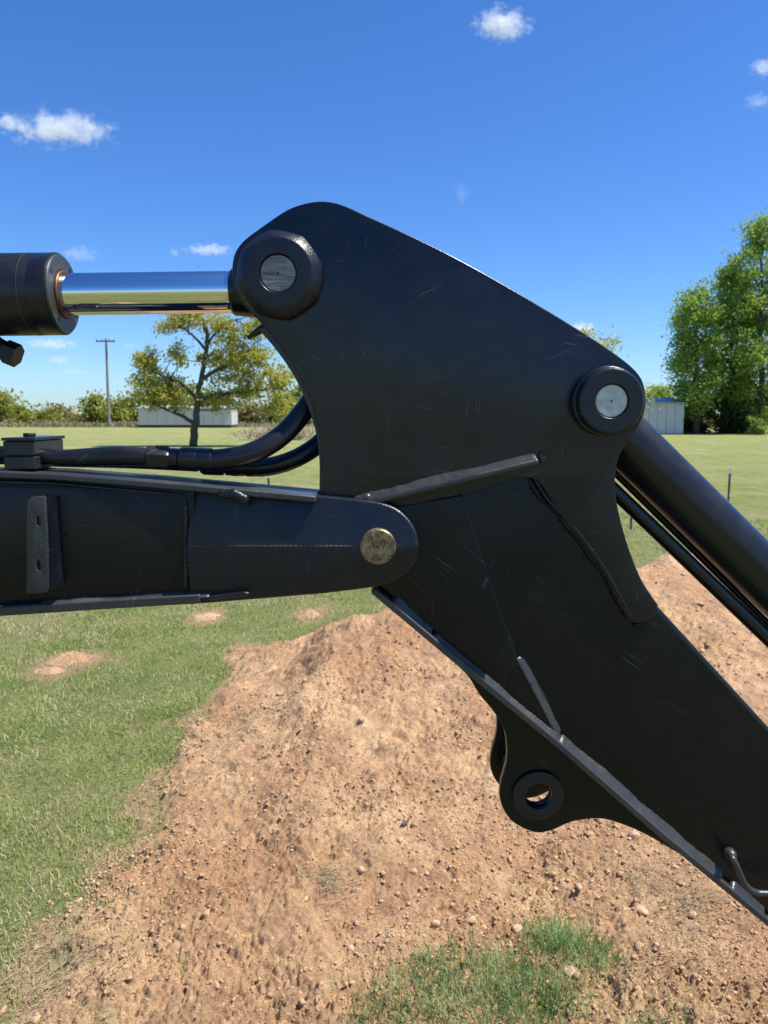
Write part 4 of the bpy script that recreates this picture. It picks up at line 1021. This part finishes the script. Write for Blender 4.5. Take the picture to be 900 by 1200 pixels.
part('pipe', MB().tube([p0-d_*.2, p0, p1, p1+d_], .0085, seg=16).mesh(), M_RUBBER, bc, 60)
part('rod', MB().lathe(b0+bx*1.0, bx, [(br_*.55, 0), (br_*.55, .35)], 40).mesh(), M_CHROME, bc, 30)
# bucket, out of frame at the lower right, resting on the ground
tipc = P(1120, 1180, ay)
bk = ROOT.location.copy(); bk.x = tipc.x+.05; prof = []
for k in range(15):
    t_ = R(75+k*15); prof.append((bk.x+.10+.34*math.cos(t_), .345+.34*math.sin(t_)))
prof += [(bk.x+.40, .10)]
V = []; Fc = []
for (x_, z_) in prof: V += [(x_, YM-.36, z_), (x_, YM+.36, z_)]
for (x_, z_) in prof: V += [(bk.x+.10+(x_-bk.x-.10)*.95, YM-.345, .345+(z_-.345)*.95), (bk.x+.10+(x_-bk.x-.10)*.95, YM+.345, .345+(z_-.345)*.95)]
n = len(prof)
for i in range(n-1): Fc += [(2*i, 2*i+1, 2*i+3, 2*i+2), (2*n+2*i, 2*n+2*i+2, 2*n+2*i+3, 2*n+2*i+1), (2*i, 2*i+2, 2*n+2*i+2, 2*n+2*i), (2*i+1, 2*n+2*i+1, 2*n+2*i+3, 2*i+3)]
Fc += [tuple(2*n+2*i for i in range(n)), tuple(2*n+2*i+1 for i in reversed(range(n)))]
part('bucket', MB().add(V, Fc).mesh(), M_PAINT, smooth=30)

# ---- hydraulic lines on top of the boom
def hose(points, rad, name='hydraulic_hose', seg=20): return part(name, MB().tube(path_smooth(points, 7), rad, seg=seg).mesh(), M_RUBBER, None, 60)
yh = 1.50
k_ = yh/F
pts = [P(-420, 527, yh), P(-60, 530, yh), P(45, 534.5, yh), P(75, 536.5, yh), P(110, 535.5, yh), P(140, 534.5, yh), P(176, 535.5, yh)]
rad_ctrl = [9.2, 9.2, 9.2, 9.5, 11, 11.8, 10.2]
rad = []
for i in range(len(pts)-1): rad += [(rad_ctrl[i]+(rad_ctrl[i+1]-rad_ctrl[i])*k/7)*k_ for k in range(7)]
rad.append(rad_ctrl[-1]*k_)
line = part('steel_line', MB().tube(path_smooth(pts, 7), rad, seg=24).mesh(), M_TUBE, None, 60)
def lath(p, q, prof, seg, mat, name, parent, sm=30):
    p = Vector(p); q = Vector(q); L_ = (q-p).length
    return part(name, MB().lathe(p, q-p, [(r_*k_, h_*L_) for r_, h_ in prof], seg).mesh(), mat, parent, sm)
o = lath(P(172, 536, yh), P(201, 536.5, yh), [(11, 0), (14.6, .1), (14.6, .85), (12, 1)], 6, M_TUBE, 'nut', line); bevel(o, .0012, 2)
o = lath(P(201, 536.5, yh), P(210, 537, yh), [(11.5, 0), (11.5, 1)], 20, M_RUBBER, 'nut', line)
h1_ = hose([P(246, 539, yh), P(262, 538, yh), P(285, 534, yh), P(310, 524, yh+.01), P(333, 508, yh+.03), P(352, 487, yh+.05), P(370, 462, yh+.07), P(385, 440, yh+.09), P(396, 420, yh+.11)], 12.4*k_)
lath(P(209, 537, yh), P(213, 537, yh), [(9, 0), (9, 1)], 20, M_DARK, 'groove', h1_)
lath(P(212, 537.3, yh), P(250, 539, yh), [(12.8, 0), (13.4, .06), (13.4, .5), (13.0, .53), (13.6, .56), (13.6, .96), (12.6, 1)], 36, M_RUBBER, 'ferrule', h1_)
yh2 = 1.585; k_ = yh2/F
pts = [P(-420, 533, yh2+.1), P(-60, 535, yh2), P(60, 539, yh2), P(150, 541, yh2), P(232, 545, yh2)]
line2 = part('steel_line', MB().tube(path_smooth(pts, 6), 8*k_, seg=20).mesh(), M_TUBE, None, 60)
lath(P(236, 546.5, yh2), P(263, 547.5, yh2), [(9, 0), (10.5, .1), (10.5, .9), (9, 1)], 6, M_RUBBER, 'nut', line2)
h2_ = hose([P(306, 547.5, yh2), P(320, 546, yh2), P(340, 540, yh2), P(360, 530, yh2+.01), P(378, 516, yh2+.02), P(398, 494, yh2+.03), P(415, 470, yh2+.04)], 10.8*k_)
lath(P(262, 547.5, yh2), P(272, 548, yh2), [(7, 0), (7, .3), (9.5, .35), (9.5, 1)], 20, M_DARK, 'groove', h2_)
lath(P(271, 548, yh2), P(309, 548, yh2), [(9.4, 0), (10, .06), (10, .4), (9.5, .45), (10.6, .5), (10.6, .9), (10.8, 1)], 36, M_GALV if False else M_TUBE, 'ferrule', h2_)
# clamp block
yc = 1.462
p0 = P(5, 548, yc); p1 = P(40, 517, yc)
def cbox(x0, x1, z0, z1, y0, y1): return MB().box(((x0+x1)/2, (y0+y1)/2, (z0+z1)/2), (x1-x0, y1-y0, z1-z0)).mesh()
zc = P(20, 534.5, yc).z
zb = P(20, 551, YBF).z
cl = bevel(part('hose_clamp', cbox(p0.x, p1.x, zb, zc-.0008, yc, yc+.135), M_PLASTIC), .003, 2)
bevel(part('clamp_half', cbox(p0.x, p1.x, zc+.0008, p1.z, yc, yc+.135), M_PLASTIC, cl), .003, 2)
bevel(part('clamp_plate', cbox(p0.x-.001, p1.x+.002, p1.z+.0006, p1.z+.0068, yc-.003, yc+.140), M_TUBE, cl), .0015, 2)
bc_ = P(35, 512, yc+.065)
o = part('bolt', MB().lathe(Vector((bc_.x-.0, bc_.y, p1.z+.007)), (0, 0, 1), [(.013, 0), (.013, .007)], 6).mesh(), M_DARK, cl); bevel(o, .001, 1)
